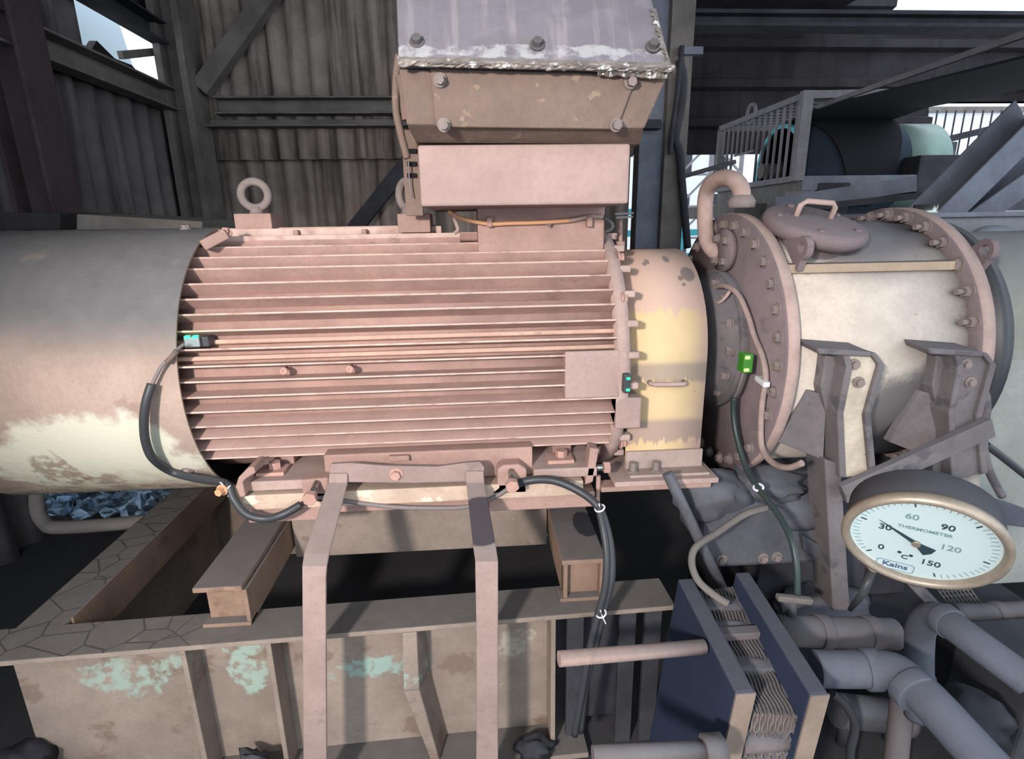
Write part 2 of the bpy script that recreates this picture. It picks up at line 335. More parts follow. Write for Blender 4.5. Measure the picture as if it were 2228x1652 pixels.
struct('window_1', MB().hexa([(WL-.9, 4.9, 2.4), (WL-.9, 6.6, 2.4), (WL-.9, 6.6, 2.42), (WL-.9, 4.9, 2.42)], [(WL-1.2, 4.9, 4.4), (WL-1.2, 6.6, 4.4), (WL-1.2, 6.6, 4.42), (WL-1.2, 4.9, 4.42)]), m_glass)
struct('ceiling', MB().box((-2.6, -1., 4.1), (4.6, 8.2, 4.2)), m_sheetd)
# dark upper cladding beyond the conveyor, horizontal ribs
mb = MB(); yb = 7.6; zb = U(1700, 335, yb).z; prof = []; z = zb
while z < 4.25:
    prof += [(yb, z), (yb, z+.30), (yb-.10, z+.33), (yb-.10, z+.42)]; z += .45
def clad(x0, x1, z0, z1):
    pr = [(y, min(max(z, z0), z1)) for y, z in prof]; pts = [(x0, y, z) for y, z in pr]; n = len(pts); mb = MB()
    mb.add(pts+[(x1, y, z) for y, z in pr]+[(x0, y+.02, z) for y, z in pr]+[(x1, y+.02, z) for y, z in pr], [(i, i+1, n+i+1, n+i) for i in range(n-1)]+[(2*n+i+1, 2*n+i, 3*n+i, 3*n+i+1) for i in range(n-1)])
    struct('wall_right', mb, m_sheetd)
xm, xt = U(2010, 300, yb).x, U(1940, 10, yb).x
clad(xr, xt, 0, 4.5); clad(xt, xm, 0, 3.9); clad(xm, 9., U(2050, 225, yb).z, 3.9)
struct('wall_right', MB().box((9, 2, 2.6), (9.1, 8, 4)), m_sheetd)
# columns and girts
def member(name, label, cat, mb, mat=m_steel, group=None, bevel=.004): return tag(mb.build(name, mat, None, bevel), label, cat, group)
cx = U(415, 300, WB-.25).x
member('steel_column', 'grey steel H-column in the corner of the corrugated walls', 'column', MB().ibeam((cx, WB-.24, 0), (cx, WB-.24, 4.1), .30, .22, .05, (1, 0, 0)))
zg = U(650, 232, WB-.15).z; zg2 = U(650, 262, WB-.15).z
member('wall_girt', 'grey channel girt on the back wall, the upper of two stacked members', 'beam', MB().ibeam((cx+.2, WB-.17, zg), (xr, WB-.17, zg), .12, .13, .015, kind='C'))
member('wall_girt', 'thin angle girt running directly under the grey channel on the back wall', 'beam', MB().ibeam((cx+.1, WB-.16, zg2-.02), (xr, WB-.16, zg2-.02), .14, .07, .015, kind='L'))
member('wall_girt', 'dark girt along the top of the back wall under the roof', 'beam', MB().ibeam((cx-.1, WB-.15, 3.62), (xr, WB-.15, 3.62), .15, .2, .015, kind='C'), m_steeld)
member('wall_brace', 'diagonal angle brace rising right from the corner column on the back wall', 'brace', MB().ibeam(U(440, 195, WB-.2), U(600, -30, WB-.2), .13, .12, .02, (0, 1, 0), 'L'))
member('wall_brace', 'diagonal angle brace on the back wall behind the small eyebolt', 'brace', MB().ibeam(U(770, 500, WB-.2), U(895, 345, WB-.2), .12, .1, .02, (0, 1, 0), 'L'), m_steeld)
zb1 = Ux(200, 130, WL+.12).z; zb2 = Ux(280, 48, WL+.12).z
member('wall_rail', 'dark lower rail along the left wall below the bright opening', 'beam', MB().ibeam((WL+.12, 1, 2.57), (WL+.12, WB-.35, 2.57), .12, .16, .015, kind='C'), m_steel)
member('wall_rail', 'dark upper rail along the left wall above the bright opening', 'beam', MB().ibeam((WL+.12, 1, 3.02), (WL+.12, WB-.35, 3.02), .12, .15, .015, kind='C'), m_steeld)
q = Ux(60, 250, WL+.15)
member('wall_post', 'dark brown post standing against the left corrugated wall', 'post', MB().ibeam((WL+.15, q.y, 0), (WL+.15, q.y, 4.1), .22, .2, .02, (1, 0, 0)), dusty('brown_post', (70, 58, 60), amt=.1, sc=3))
member('opening_strut', 'short bar crossing the bright opening in the left wall', 'bar', MB().bar(Ux(262, 120, WL+.02), Ux(345, 112, WL+.02), .04, .05), m_steel)
# right column
yc = 4.4; a, b, c = U(1390, 300, yc).x, U(1440, 300, yc).x, U(1488, 300, yc).x
t = thing('steel_column', ((a+c)/2, yc, 0), 'blue-grey steel column behind the right side of the terminal box', 'column')
MB().box((a, yc-.02, 0), (b, yc+.01, 4.1)).build('column_flange', m_bluest, t, .004)
MB().box((b, yc-.08, 0), (c, yc-.05, 4.1)).build('column_web', m_steel, t, .004)
MB().box((a+.02, yc+.01, 0), (c-.02, yc+.2, 4.1)).build('column_back', m_steel, t, .004)
MB().bar(U(1475, 112, yc-.09), U(1527, 112, yc-.09), .06, .05).build('bracket', m_bluest, t, .003)
MB().bar(U(1375, 272, yc-.1), U(1435, 272, yc-.1), .1, .06).build('splice_plate', m_steeld, t, .003)
tag(MB().tube([U(x, y, yc-.12) for x, y in ((1478, 130), (1486, 170), (1482, 230), (1470, 300), (1478, 330), (1486, 420), (1496, 540))], .028, 10, sub=5).build('hose', m_steeld), 'dark hose hanging down the right edge of the blue-grey column', 'hose')
tag(MB().tube([U(x, y, yc-.14) for x, y in ((1484, 100), (1474, 200), (1462, 290), (1458, 335))], .018, 10, sub=5).build('conduit', m_steeld), 'short conduit ending halfway down the blue-grey column', 'pipe')
# big beam at upper right
yq = 5.0; za = U(1800, 30, yq).z; zc_ = U(1800, 66, yq).z
member('roof_beam', 'long dark beam crossing the top right under the roof edge', 'beam', MB().ibeam((xr+.1, yq, (za+zc_)/2), (7, yq, (za+zc_)/2), .2, za-zc_, .03), m_steeld)
#member('roof_beam', 'inclined dark rafter sloping behind the conveyor at upper right', 'beam', MB().bar(U(1800, 190, 7.2), U(1900, 90, 7.2), .25, .25), m_steeld)

# ================================================================== OUTSIDE
def outbld(x0, x1, y, z1, label, mat=m_white, rows=3):
    t = thing('industrial_building', ((x0+x1)/2, y, -.02), label, 'building')
    MB().box((x0, y, -.02), (x1, y+2, z1)).build('wall', mat, t)
    MB().box((x0-.1, y-.1, z1), (x1+.1, y+2.1, z1+.15)).build('roof', m_steel, t)
    for r in range(rows):
        for k in range(3):
            xx = x0+(x1-x0)*(k+.3)/3; zz = .5+r*1.3
            if zz+.7 < z1: MB().box((xx, y-.03, zz), (xx+(x1-x0)*.16, y+.02, zz+.7)).build('window', m_steeld, t)
outbld(5.2, 8.6, 19, 4.2, 'pale distant building seen through the guard cage left side')
outbld(13.5, 17.5, 17, 4.6, 'pale distant building seen beyond the drum at right')
tf = thing('pipe_gantry', (3.6, 11, -.02), 'teal painted frame outside behind the motor coupling', 'frame')
for x in (2.6, 3.3, 4.0): MB().box((x, 11, -.02), (x+.12, 11.12, 2.0)).build('post', m_teal, tf)
for z in (.9, 1.35, 1.75): MB().box((2.4, 10.98, z), (4.5, 11.1, z+.12)).build('rail', m_teal, tf)
lt = thing('lattice_tower', (6.2, 15, -.02), 'white lattice steelwork outside beyond the guard cage', 'tower')
for x in (5.4, 6.2, 7.0): MB().box((x, 15, -.02), (x+.09, 15.09, 4.4)).build('upright', m_cage, lt)
for z in (1.2, 2., 2.8, 3.6): MB().bar((5.4, 15, z), (7.05, 15, z), .06, .06).build('tie', m_cage, lt)
for z in (1.2, 2., 2.8): MB().bar((5.4, 15, z), (6.2, 15, z+.8), .05, .05).bar((6.2, 15, z+.8), (7.05, 15, z), .05, .05).build('diagonal', m_cage, lt)
tag(MB().tube([U(1490, 383, 6.4), U(1600, 352, 6.4)], .025).build('handrail', m_cage), 'pale handrail bar sloping up behind the curved vent pipe', 'rail')
fn = thing('mesh_fence', U(2080, 400, 9.5), 'dark wire mesh panel against the daylight right of the drum', 'fence')
for k in range(9):
    q = U(2020+k*20, 240, 9.5); MB().bar(q, (q.x, q.y, -.02), .018, .018, (0, 1, 0)).build('bar', m_steeld, fn)
MB().bar(U(2000, 318, 9.45), U(2200, 270, 9.45), .08, .1).build('rail', m_steeld, fn)
MB().bar(U(2000, 345, 9.45), U(2200, 345, 9.45), .02, .03).build('rail', m_steeld, fn)

# ================================================================== MOTOR
RF = .405; XL, XF0, XF1 = -.79, -.86, .395
def fin_pt(ang, r): return (AY-r*math.cos(R_(ang)), AZ+r*math.sin(R_(ang)))
mo = thing('electric_motor', (-.3, AY, .70), 'large pink-brown finned electric motor with cream cowl on the steel base', 'motor')
MB().cyl((XL-.1, AY, AZ), (.40, AY, AZ), .357, 64).build('stator_body', m_motor, mo)
angs = [66.8, 58.6, 51.4, 43.4, 36.3, 29.8, 23.2, 16, 9.5, 3.6, -2.6, -8.9, -15.6, -21.4, -28.1, -34.2]
def fin(ang, x0, x1, r0=.325, r1=RF, t=.006):
    a = R_(ang); d = Vector((0, -math.cos(a), math.sin(a))); n = Vector((0, math.sin(a), math.cos(a))); c = Vector((0, AY, AZ))
    q = [c+d*r0-n*t, c+d*r1-n*t*.45, c+d*r1+n*t*.45, c+d*r0+n*t]
    ex = Vector((1, 0, 0))
    return MB().hexa([p+ex*x0 for p in q], [p+ex*x1 for p in q])
for a in angs:
    x1 = XF1
    if a in (9.5, 3.6, -2.6): x1 = .246
    fin(a, XF0, x1).build('cooling_fin', m_fin, mo, .002)
for a in (75, 83, 91):
    fin(a, XF0, -.04 if a < 80 else -.10, r1=.425 if a > 80 else .415).build('cooling_fin', m_fin, mo, .002)
for a in range(100, 240, 8): fin(a, XF0, XF1).build('cooling_fin', m_fin, mo)
# heavy double ledge at mid height
for a in (19.6, 12.6): fin(a, -.84, .41, .32, .372, .013).build('ledge', m_ledge, mo, .003)
# blank pad at the drive end
p0 = [fin_pt(a, RF+.004) for a in (11.2, -8.2)]; p1 = [fin_pt(a, .33) for a in (10.4, -7.8)]
MB().hexa([(.245, *p0[0]), (.40, *p0[0]), (.40, *p0[1]), (.245, *p0[1])], [(.245, *p1[0]), (.40, *p1[0]), (.40, *p1[1]), (.245, *p1[1])]).build('nameplate_pad', m_box, mo, .004)
# cowl: open sheet cylinder
mb = MB(); RC = .428
mb.lathe([(0, RC), (-.67, RC), (-.67, RC-.006), (0, RC-.006), (0, RC)], (XL, AY, AZ), (1, 0, 0), 96)
mb.lathe([(-.67, RC), (-.75, .33), (-.75, .05)], (XL, AY, AZ), (1, 0, 0), 96)
cw = mb.build('fan_cowl', m_cowl, mo)
MB().lathe([(-.06, .30), (-.06, .415)], (XL, AY, AZ), (1, 0, 0), 64).build('cowl_baffle', m_black, mo)
bolts(cw, m_bolt, [Uc(405, 498, RC), Uc(408, 1024, RC)], lambda p: Vector((0, p.y-AY, p.z-AZ)), .012, .012)
# end shield + bearing housing
MB().lathe([(0, .33), (0, RF), (.035, RF-.004), (.045, .36), (.07, .30), (.07, .05)], (XF1, AY, AZ), (1, 0, 0), 64).build('end_shield', m_rim, mo)
for a in (62, 48, 35, 22, 9, -4, -18, -32, -46, 76, 100, 118):
    y, z = fin_pt(a, RF-.012); MB().box((XF1+.03, y-.012, z-.010), (XF1+.062, y+.02, z+.010)).build('shield_rib', m_rim, mo, .004)
for (px, py) in ((1345, 560), (1352, 650), (1350, 965)): bolts(mo, m_boltp, [Uc(px, py, RF-.01)], (1, 0, 0), .012, .016)
q = Uc(1362, 890, RF); MB().box((XF1+.0, q.y-.005, q.z-.06), (XF1+.075, q.y+.09, q.z+.035)).build('drain_box', m_box, mo, .005)
# lifting eyes
for px0, px1, py, (ex, ey), rr in ((510, 588, 474, (554, 424), .044), (865, 935, 474, (886, 424), .044)):
    yy = 1.86 if px0 < 700 else 1.80; a = U(px0, 485, yy); b = U(px1, 464, yy)
    e = thing if False else None
    pad = MB().box((a.x, yy, a.z-.03), (b.x, yy+.12, b.z)).build('lifting_pad', m_motor, mo, .003)
    c = U(ex, ey, yy+.05); ax = Vector((.15, -1, 0)) if px0 < 700 else Vector((-.75, -.75, 0))
    MB().torus(c, ax, .040, .013).cyl((c.x, c.y, b.z-.004), (c.x, c.y, c.z-.036), .024, 20, .017).build('lifting_eye', m_bolt, pad)
# little studs and clips on the fins
for px, py in ((625, 802), (766, 798)):
    q = Uc(px, py, RF-.03); MB().torus(q+Vector((0, -.03, 0)), (0, -1, .1), .007, .004, 14, 8).cyl(q, q+Vector((0, -.03, 0)), .006).build('stud', m_boltp, mo)
for px, py in ((645, 505), (793, 503)):
    q = Uc(px, py, RF+.01); MB().box((q.x-.008, q.y-.012, q.z-.012), (q.x+.008, q.y+.012, q.z+.006)).build('clip', m_motor, mo, .003)
q0, q1 = U(440, 535, 1.70), U(492, 508, 1.73); MB().bar(q0, q1, .05, .03).build('earth_lug', m_motor, mo, .004); bolts(mo, m_boltp, [q1], (0, -1, .6), .012, .014)
# feet
zf = .895
for x0, x1 in ((-.68, -.455), (.155, .345)):
    MB().box((x0, 1.50, zf-.02), (x1, 1.68, zf+.01)).build('foot', m_rim, mo, .004)
MB().box((-.455, 1.53, zf-.02), (.155, 1.70, .965)).build('foot', m_motor, mo, .004)
MB().box((-.68, 2.10, zf-.02), (.345, 2.35, .93)).build('foot', m_motor, mo, .004)
for px in (595, 1222):
    q = U(px, 1012, 1.56); bolts(mo, m_boltp, [Vector((q.x, 1.57, zf+.01))], (0, 0, 1), .018, .03); MB().box((q.x-.045, 1.535, zf+.008), (q.x+.035, 1.60, zf+.02)).build('washer_plate', m_boltp, mo, .002)
    MB().box((q.x-.02, 1.62, zf), (q.x+.04, 1.72, zf+.09)).build('rib', m_motor, mo, .004)
MB().box(tuple(U(847, 1005, 1.515)), tuple(U(890, 992, 1.515)+Vector((0, .03, 0)))).build('foot_stop', m_motor, mo, .002)
# ---- terminal boxes
nk0, nk1 = U(1040, 525, 1.70), U(1316, 458, 1.70)
MB().box((nk0.x, 1.70, 1.50), (nk1.x, 2.05, 1.66)).build('terminal_neck', m_motor, mo, .004)
tb = MB().box((-.126, 1.45, 1.648), (.394, 2.0, 1.79)); tbo = tb.build('terminal_box', m_box, mo, .006)
def Q(l, y): return [U(px, py, y) for px, py in l]
fb = [U(905, 310, 1.46), U(1395, 314, 1.46)]; fm = [U(885, 272, 1.39), U(1402, 280, 1.39)]; ft = [U(868, 150, 1.37), U(1455, 160, 1.37)]
mb = MB()
def hop(p, q, yb1, yb2):
    mb.hexa([p[0], p[1], Vector((p[1].x, yb1, p[1].z)), Vector((p[0].x, yb1, p[0].z))], [q[0], q[1], Vector((q[1].x, yb2, q[1].z)), Vector((q[0].x, yb2, q[0].z))])
hop(fb, fm, 2.0, 2.04); hop(fm, ft, 2.04, 2.07)
ho = mb.build('terminal_hopper', m_boxd, mo, .004)
cv = [U(935, 148, 1.365), U(1388, 163, 1.365), U(1342, 281, 1.378), U(948, 276, 1.378)]
cvo = MB().hexa(cv, [p+Vector((0, .016, 0)) for p in cv]).build('cover_plate', m_boxd, mo, .003)
bolts(cvo, m_bolt, [U(957, 174, 1.363), U(1372, 178, 1.363), U(966, 272, 1.374), U(1340, 272, 1.374)], (0, -1, -.15), .0105, .02)
# rain hood, foil lagged
hb = [U(866, 138, 1.335), U(1466, 152, 1.335)]; ht = [U(858, -60, 1.47), U(1405, -60, 1.47)]
mb = MB(); mb.hexa([hb[0], hb[1], Vector((hb[1].x, 2.1, hb[1].z)), Vector((hb[0].x, 2.1, hb[0].z))], [ht[0], ht[1], Vector((ht[1].x, 2.0, ht[1].z)), Vector((ht[0].x, 2.0, ht[0].z))])
hd = mb.build('rain_hood', m_hood, mo, .012)
hn = (U(1100, 0, 1.43)-U(1100, 140, 1.335)).cross(Vector((-1, 0, 0))).normalized()
if hn.y > 0: hn = -hn
def Uh(px, py): return Un(px, py, hb[0], hn)
bolts(hd, dusty('grey_bolt', (92, 88, 90), (104, 100, 100), .6, .1, sc=20), [Uh(907, 92), Uh(1169, 98), Uh(1420, 102)], hn, .011, .014)
# foil edge strips, crumpled
def strip(pa, pb, wd, y, seed, name='foil_edge', amp=.006, mat=None, n=70):
    vs = []; fs = []
    for i in range(n+1):
        t = i/n; px = pa[0]+(pb[0]-pa[0])*t; py = pa[1]+(pb[1]-pa[1])*t; q = U(px, py, y)
        for k in range(5):
            s = k/4-.5; nz = noise.noise(Vector((i*.7+seed*9, k*1.3, seed))); nz2 = noise.noise(Vector((i*.35+seed, k*.8, 4)))
            vs.append(q+Vector((0, -.004+amp*nz-.006*(1-abs(s*2)), s*wd*(1+.35*nz2)+nz*.004)))
    m = 5; fs = [(i*m+k, (i+1)*m+k, (i+1)*m+k+1, i*m+k+1) for i in range(n) for k in range(m-1)]
    o = len(vs); vs2 = vs+[v+Vector((0, .006, 0)) for v in vs]; f2 = [tuple(i+o for i in reversed(f)) for f in fs]
    rim = [(i*m, o+i*m, o+(i+1)*m, (i+1)*m) for i in range(n)]+[(i*m+m-1, (i+1)*m+m-1, o+(i+1)*m+m-1, o+i*m+m-1) for i in range(n)]
    return MB().add(vs2, fs+f2+rim).build(name, mat or m_foilk, hd)
strip((866, 134), (1466, 148), .018, 1.333, 1, amp=.003)
strip((930, 140), (1462, 152), .010, 1.328, 2, 'foil_lip', .004)
strip((1300, 150), (1452, 158), .026, 1.345, 3, 'foil_scrap', .014, m_foil, 24)
mb = MB(); 
for i in range(24):
    t = i/24; q = Uh(1466-38*t**.8, 150-130*t); q2 = Uh(1466-38*(t+.05)**.8, 150-130*(t+.05)); mb.hexa([q, q2, q2+Vector((.004, .03, 0)), q+Vector((.004, .03, 0))], [q+Vector((-.014*random.random()-.008, -.005, 0)), q2+Vector((-.012*random.random()-.006, -.005, 0)), q2+Vector((0, .028, .002)), q+Vector((0, .028, .002))])
mb.build('foil_edge', m_foilk, hd)
# cable tray / hose at left of the boxes
t = thing('cable_tray', U(895, 400, 1.75), 'narrow slotted cable tray standing left of the terminal box', 'tray')
MB().box(tuple(U(884, 470, 1.72)), tuple(U(912, 285, 1.74))).build('tray', m_boxd, t, .002)
for py in (329, 357, 382): MB().bar(U(886, py, 1.715), U(906, py, 1.715), .008, .012).build('slot', m_black, t)
tag(MB().tube([U(x, y, 1.60) for x, y in ((868, 120), (862, 175), (862, 240), (872, 290), (886, 345))], .010, 10, sub=6).build('hose', m_boxd), 'dusty flexible hose at the left edge of the terminal hopper', 'hose')
tag(MB().tube([U(x, y, 1.55) for x, y in ((872, 165), (882, 200), (885, 235), (888, 262))], .016, 10, sub=5).build('conduit', m_boxd), 'brown conduit tucked behind the left side of the terminal hopper', 'conduit')
tag(MB().tube([U(889, 350, 1.70), U(891, 395, 1.70), U(896, 430, 1.70)], .0022, 8, sub=4).build('wire', m_cage), 'thin bare wire hanging over the slotted cable tray', 'wire')
# orange wire on the neck
ow = thing('terminal_wire', U(1100, 487, 1.6), 'worn orange wire clipped along the neck under the terminal box', 'wire')
P = ((975, 460), (1000, 474), (1060, 487), (1110, 486), (1180, 484), (1240, 480), (1285, 471), (1312, 472), (1330, 485), (1332, 497), (1318, 505))
MB().tube([U(x, y, 1.685) for x, y in P[:6]], .006, 10, sub=6).build('sheath', m_orange, ow)
MB().tube([U(x, y, 1.685) for x, y in P[5:8]], .006, 10, sub=6).build('bare_section', m_rim, ow)
MB().tube([U(x, y, 1.685) for x, y in P[7:]], .006, 10, sub=6).build('black_tail', m_rubber, ow)
for px, py in ((1065, 482), (1282, 482)):
    q = U(px, py, 1.685); MB().box((q.x-.008, 1.675, q.z-.016), (q.x+.008, 1.705, q.z+.014)).build('clip', m_motor, ow, .003)
MB().prism([U(1180, 484, 1.682), U(1196, 495, 1.678), U(1205, 478, 1.682), U(1192, 484, 1.682)], (0, .004, 0)).build('torn_sheath', m_boxd, ow)
tag(MB().tube([U(x, y, 1.685) for x, y in ((985, 468), (992, 485), (996, 500), (988, 508))], .006, 10, sub=5).build('cable_stub', m_box), 'short dusty cable stub bent down beside the orange wire', 'cable')
# thing at drive end top
gr = thing('grease_fitting', U(1350, 545, 1.78), 'small upright grease fitting at the drive end of the motor', 'fitting')
MB().cyl(U(1350, 545, 1.78), U(1350, 478, 1.78), .006).build('stem', m_motor, gr); MB().cyl(U(1350, 545, 1.78), U(1350, 525, 1.78), .014).build('gland', m_motor, gr)
MB().bar(U(1336, 466, 1.78), U(1376, 464, 1.78), .03, .006).bar(U(1338, 474, 1.78), U(1374, 472, 1.78), .03, .006).build('cap', m_cage, gr)

# ================================================================== SENSORS AND CABLES
def sensor(name, c, size, label, lp, mat=m_chrome, led=m_led, ledsz=.006):
    t = thing(name, c, label, 'sensor'); x, y, z = size
    MB().box((c.x-x/2, c.y-y, c.z-z/2), (c.x+x/2, c.y, c.z+z/2)).build('case', mat, t, .004)
    for lx, lz in lp:
        q = Vector((c.x+lx*x/2, c.y-y*.9, c.z+lz*z/2)); MB().box((q.x-ledsz, q.y-.006, q.z-ledsz*.6), (q.x+ledsz, q.y+.006, q.z+ledsz*.6)).build('indicator_light', led, t, .001)
    return t
sc_ = Uc(428, 741, .385)
t = sensor('vibration_sensor', sc_, (.042, .03, .03), 'silver vibration sensor with two green lights on the left end of the fins', ((-.45, 1), (.55, 1)), ledsz=.006)
MB().box((sc_.x+.021, sc_.y-.02, sc_.z-.015), (sc_.x+.04, sc_.y+.03, sc_.z+.013)).build('mount', m_rubber, t, .003)
MB().tube([sc_+Vector((-.02, -.015, -.003)), Uc(390, 757, .42), Uc(372, 776, .445)], .005, 8, sub=4).build('lead', m_wire, t)
q = Uc(1357, 828, .385)
sensor('vibration_sensor', q+Vector((0, -.01, 0)), (.02, .03, .055), 'dark vibration sensor with two green lights between motor and coupling guard', ((.2, .6), (.2, -.6)), m_rubber, m_led, .005)
P = [(372, 776, .445), (350, 800, .448), (330, 838, .450)]
cb = thing('sensor_cable', Uc(330, 1000, .45), 'black sleeved sensor cable looping under the cowl and along the motor base', 'cable')
MB().tube([Uc(*p) for p in P], .0045, 8, sub=5).build('bare_lead', m_wire, cb)
MB().tube([Uc(385, 764, .442), Uc(362, 790, .45)], [.008, .006], 10).build('heat_shrink', m_boxd, cb)
MB().tube([Uc(*p) for p in ((330, 836, .452), (318, 875, .462), (313, 920, .465), (318, 965, .462), (335, 1000, .455))]+[U(375, 1027, 1.545), U(430, 1042, 1.52), U(490, 1052, 1.47), U(508, 1085, 1.45), U(535, 1118, 1.44), U(575, 1129, 1.44), U(615, 1120, 1.44), U(655, 1098, 1.46)], .0115, 12, sub=7).build('sleeve', m_rubber, cb)
MB().tube([U(x, y, 1.475) for x, y in ((655, 1098), (700, 1083), (760, 1092), (850, 1103), (940, 1106), (1015, 1103), (1070, 1085), (1108, 1062))], .0065, 12, sub=7).build('bare_run', m_wire, cb)
MB().tube([U(x, y, yy) for x, y, yy in ((1108, 1062, 1.475), (1150, 1046, 1.46), (1205, 1046, 1.45), (1262, 1070, 1.42), (1302, 1104, 1.38), (1322, 1160, 1.34), (1330, 1215, 1.31), (1328, 1270, 1.29), (1312, 1330, 1.28), (1296, 1400, 1.27), (1275, 1480, 1.27), (1262, 1590, 1.27))], .012, 12, sub=7).build('sleeve', m_rubber, cb)
MB().tube([U(x, y, yy) for x, y, yy in ((1302, 1104, 1.375), (1314, 1160, 1.33), (1320, 1215, 1.30), (1316, 1280, 1.28), (1302, 1335, 1.27), (1284, 1410, 1.26), (1268, 1500, 1.26), (1250, 1600, 1.26))], .010, 12, sub=7).build('sleeve', m_rubber, cb)
for px, py, yy in ((492, 1060, 1.46), (1305, 1106, 1.37), (1308, 1335, 1.265)):
    c = U(px, py, yy); MB().torus(c, (.4, .2, -1), .0135, .0026, 18, 6).cyl(c, c+Vector((-.006, -.016, .022)), .0018, 8).cyl(c, c+Vector((.010, -.016, -.022)), .0018, 8).build('cable_tie', m_tie, cb)

# ================================================================== COUPLING AND GUARD
cs = thing('coupling_shaft', (.55, AY, AZ), 'dark coupling shaft hidden behind the yellow guard', 'shaft')
MB().cyl((.46, AY, AZ), (.92, AY, AZ), .06).build('shaft', m_steeld, cs); MB().cyl((.52, AY, AZ), (.62, AY, AZ), .16, 40).build('hub', m_steeld, cs)
gx0, gx1 = .452, .690; RG = .315; zt = .862; mb = MB(); prof = []
for k in range(25):
    a = PI*k/24; prof.append((AY-RG*math.cos(a), AZ+.02+RG*math.sin(a)))
prof = [(AY-RG, zt)]+prof+[(AY+RG, zt)]
n = len(prof); inn = [(AY+(y-AY)*.985, AZ+(z-AZ)*.985) for y, z in prof]; inn[0] = (prof[0][0]+.005, zt); inn[-1] = (prof[-1][0]-.005, zt)
vs = [(gx0, *p) for p in prof]+[(gx1, *p) for p in prof]+[(gx0, *p) for p in inn]+[(gx1, *p) for p in inn]; fs = []
for i in range(n-1): fs += [(i, i+1, n+i+1, n+i), (2*n+i+1, 2*n+i, 3*n+i, 3*n+i+1), (i, 2*n+i, 2*n+i+1, i+1), (n+i, n+i+1, 3*n+i+1, 3*n+i)]
g = thing('coupling_guard', (.57, AY, zt), 'arched yellow and pink coupling guard between motor and gear housing', 'guard')
sh = mb.add(vs, fs, True).build('shell', m_guard, g); 
MB().box((gx0, AY-RG-.012, zt-.004), (gx1+.005, AY-RG-.002, zt+.055)).box((gx0, AY-RG-.06, zt-.012), (gx1+.012, AY-RG+.02, zt-.002)).build('base_angle', dusty('guard_angle', (160, 142, 134), (140, 126, 120), .7, .15), g, .002)
for px in (1378, 1428):
    q = U(px, 1000, AY-RG-.03); bolts(g, m_bolt, [Vector((q.x, AY-RG-.03, zt-.002))], (0, 0, 1), .012, .03)
h0, h1 = U(1413, 832, AY-RG), U(1487, 831, AY-RG)
MB().tube([h0, h0+Vector((0, -.018, 0)), h0+Vector((.010, -.025, 0)), h1+Vector((-.010, -.025, 0)), h1+Vector((0, -.018, 0)), h1], .0075, 10).build('handle', m_rim, g)
MB().box((.40, 1.50, .835), (.72, 2.3, .852)).build('guard_seat', m_rim, g, .003)

# ================================================================== GEAR HOUSING
XG0, XG1 = .89, 1.44; R1, R2, RB = .445, .455, .415
ge = thing('gear_housing', (1.2, AY, .6), 'cream cylindrical gear housing with two bolted flanges right of the coupling guard', 'gearbox')
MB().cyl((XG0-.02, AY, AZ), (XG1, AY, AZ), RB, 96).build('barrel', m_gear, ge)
fl = MB().lathe([(-.03, .02), (-.03, R1), (.0, R1), (.012, R1-.006), (.012, RB-.01)], (XG0, AY, AZ), (1, 0, 0), 96).build('front_flange', m_flange, ge)
MB().lathe([(-.024, R1-.002), (-.022, R1+.003), (.008, R1+.003), (.012, R1-.002)], (XG0, AY, AZ), (1, 0, 0), 96).build('flange_rim', m_rim, ge)
fr = MB().lathe([(-.016, RB-.01), (-.016, R2), (.014, R2), (.03, R2), (.03, .1)], (XG1, AY, AZ), (1, 0, 0), 96).build('rear_flange', m_flange, ge)
MB().lathe([(-.010, R2-.001), (-.008, R2+.003), (.026, R2+.003), (.028, R2-.002)], (XG1, AY, AZ), (1, 0, 0), 96).build('flange_rim', m_rim, ge)
N = 32
for k in range(N):
    a = 2*PI*k/N+.05; y = AY-(R1-.035)*math.cos(a); z = AZ+(R1-.035)*math.sin(a)
    MB().hexbolt((XG0-.03, y, z), (-1, 0, 0), .0135, .016).build('bolt', m_bolt, fl)
N = 30
for k in range(N):
    a = 2*PI*k/N+.1; y = AY-(R2-.022)*math.cos(a); z = AZ+(R2-.022)*math.sin(a)
    if y < AY+.2: MB().hexbolt((XG1-.016, y, z), (-1, 0, 0), .016, .018).cyl((XG1-.034, y, z), (XG1-.056, y, z), .009, 10).build('bolt', m_bolt, fr)
# split-line ledge
ya, za_ = fin_pt(41, .435); yb_, zb_ = fin_pt(41, .40)
MB().box((XG0+.0, ya-.004, za_-.012), (XG1-.016, AY-.2, za_+.014)).build('split_ledge', dusty('ledge_paint', (168, 148, 128), (116, 108, 106), .9, .12), ge, .003)
# bearing cover on the front flange
bc = MB().lathe([(0, .235), (-.035, .232), (-.045, .215), (-.075, .20), (-.09, .12), (-.09, .06)], (XG0-.03, AY, AZ+.02), (1, 0, 0), 64).build('bearing_cover', m_foot, ge)
bolts(bc, m_bolt, [(XG0-.075, AY-.205*math.cos(R_(a)), AZ+.02+.205*math.sin(R_(a))) for a in (25, 0, -25, -50, 50, 75)], (-1, 0, 0), .014, .02)
MB().lathe([(-.030, .232), (-.036, .238), (-.020, .243), (0, .238)], (XG0-.03, AY, AZ+.02), (1, 0, 0), 64).build('cover_rim', m_foot, bc)
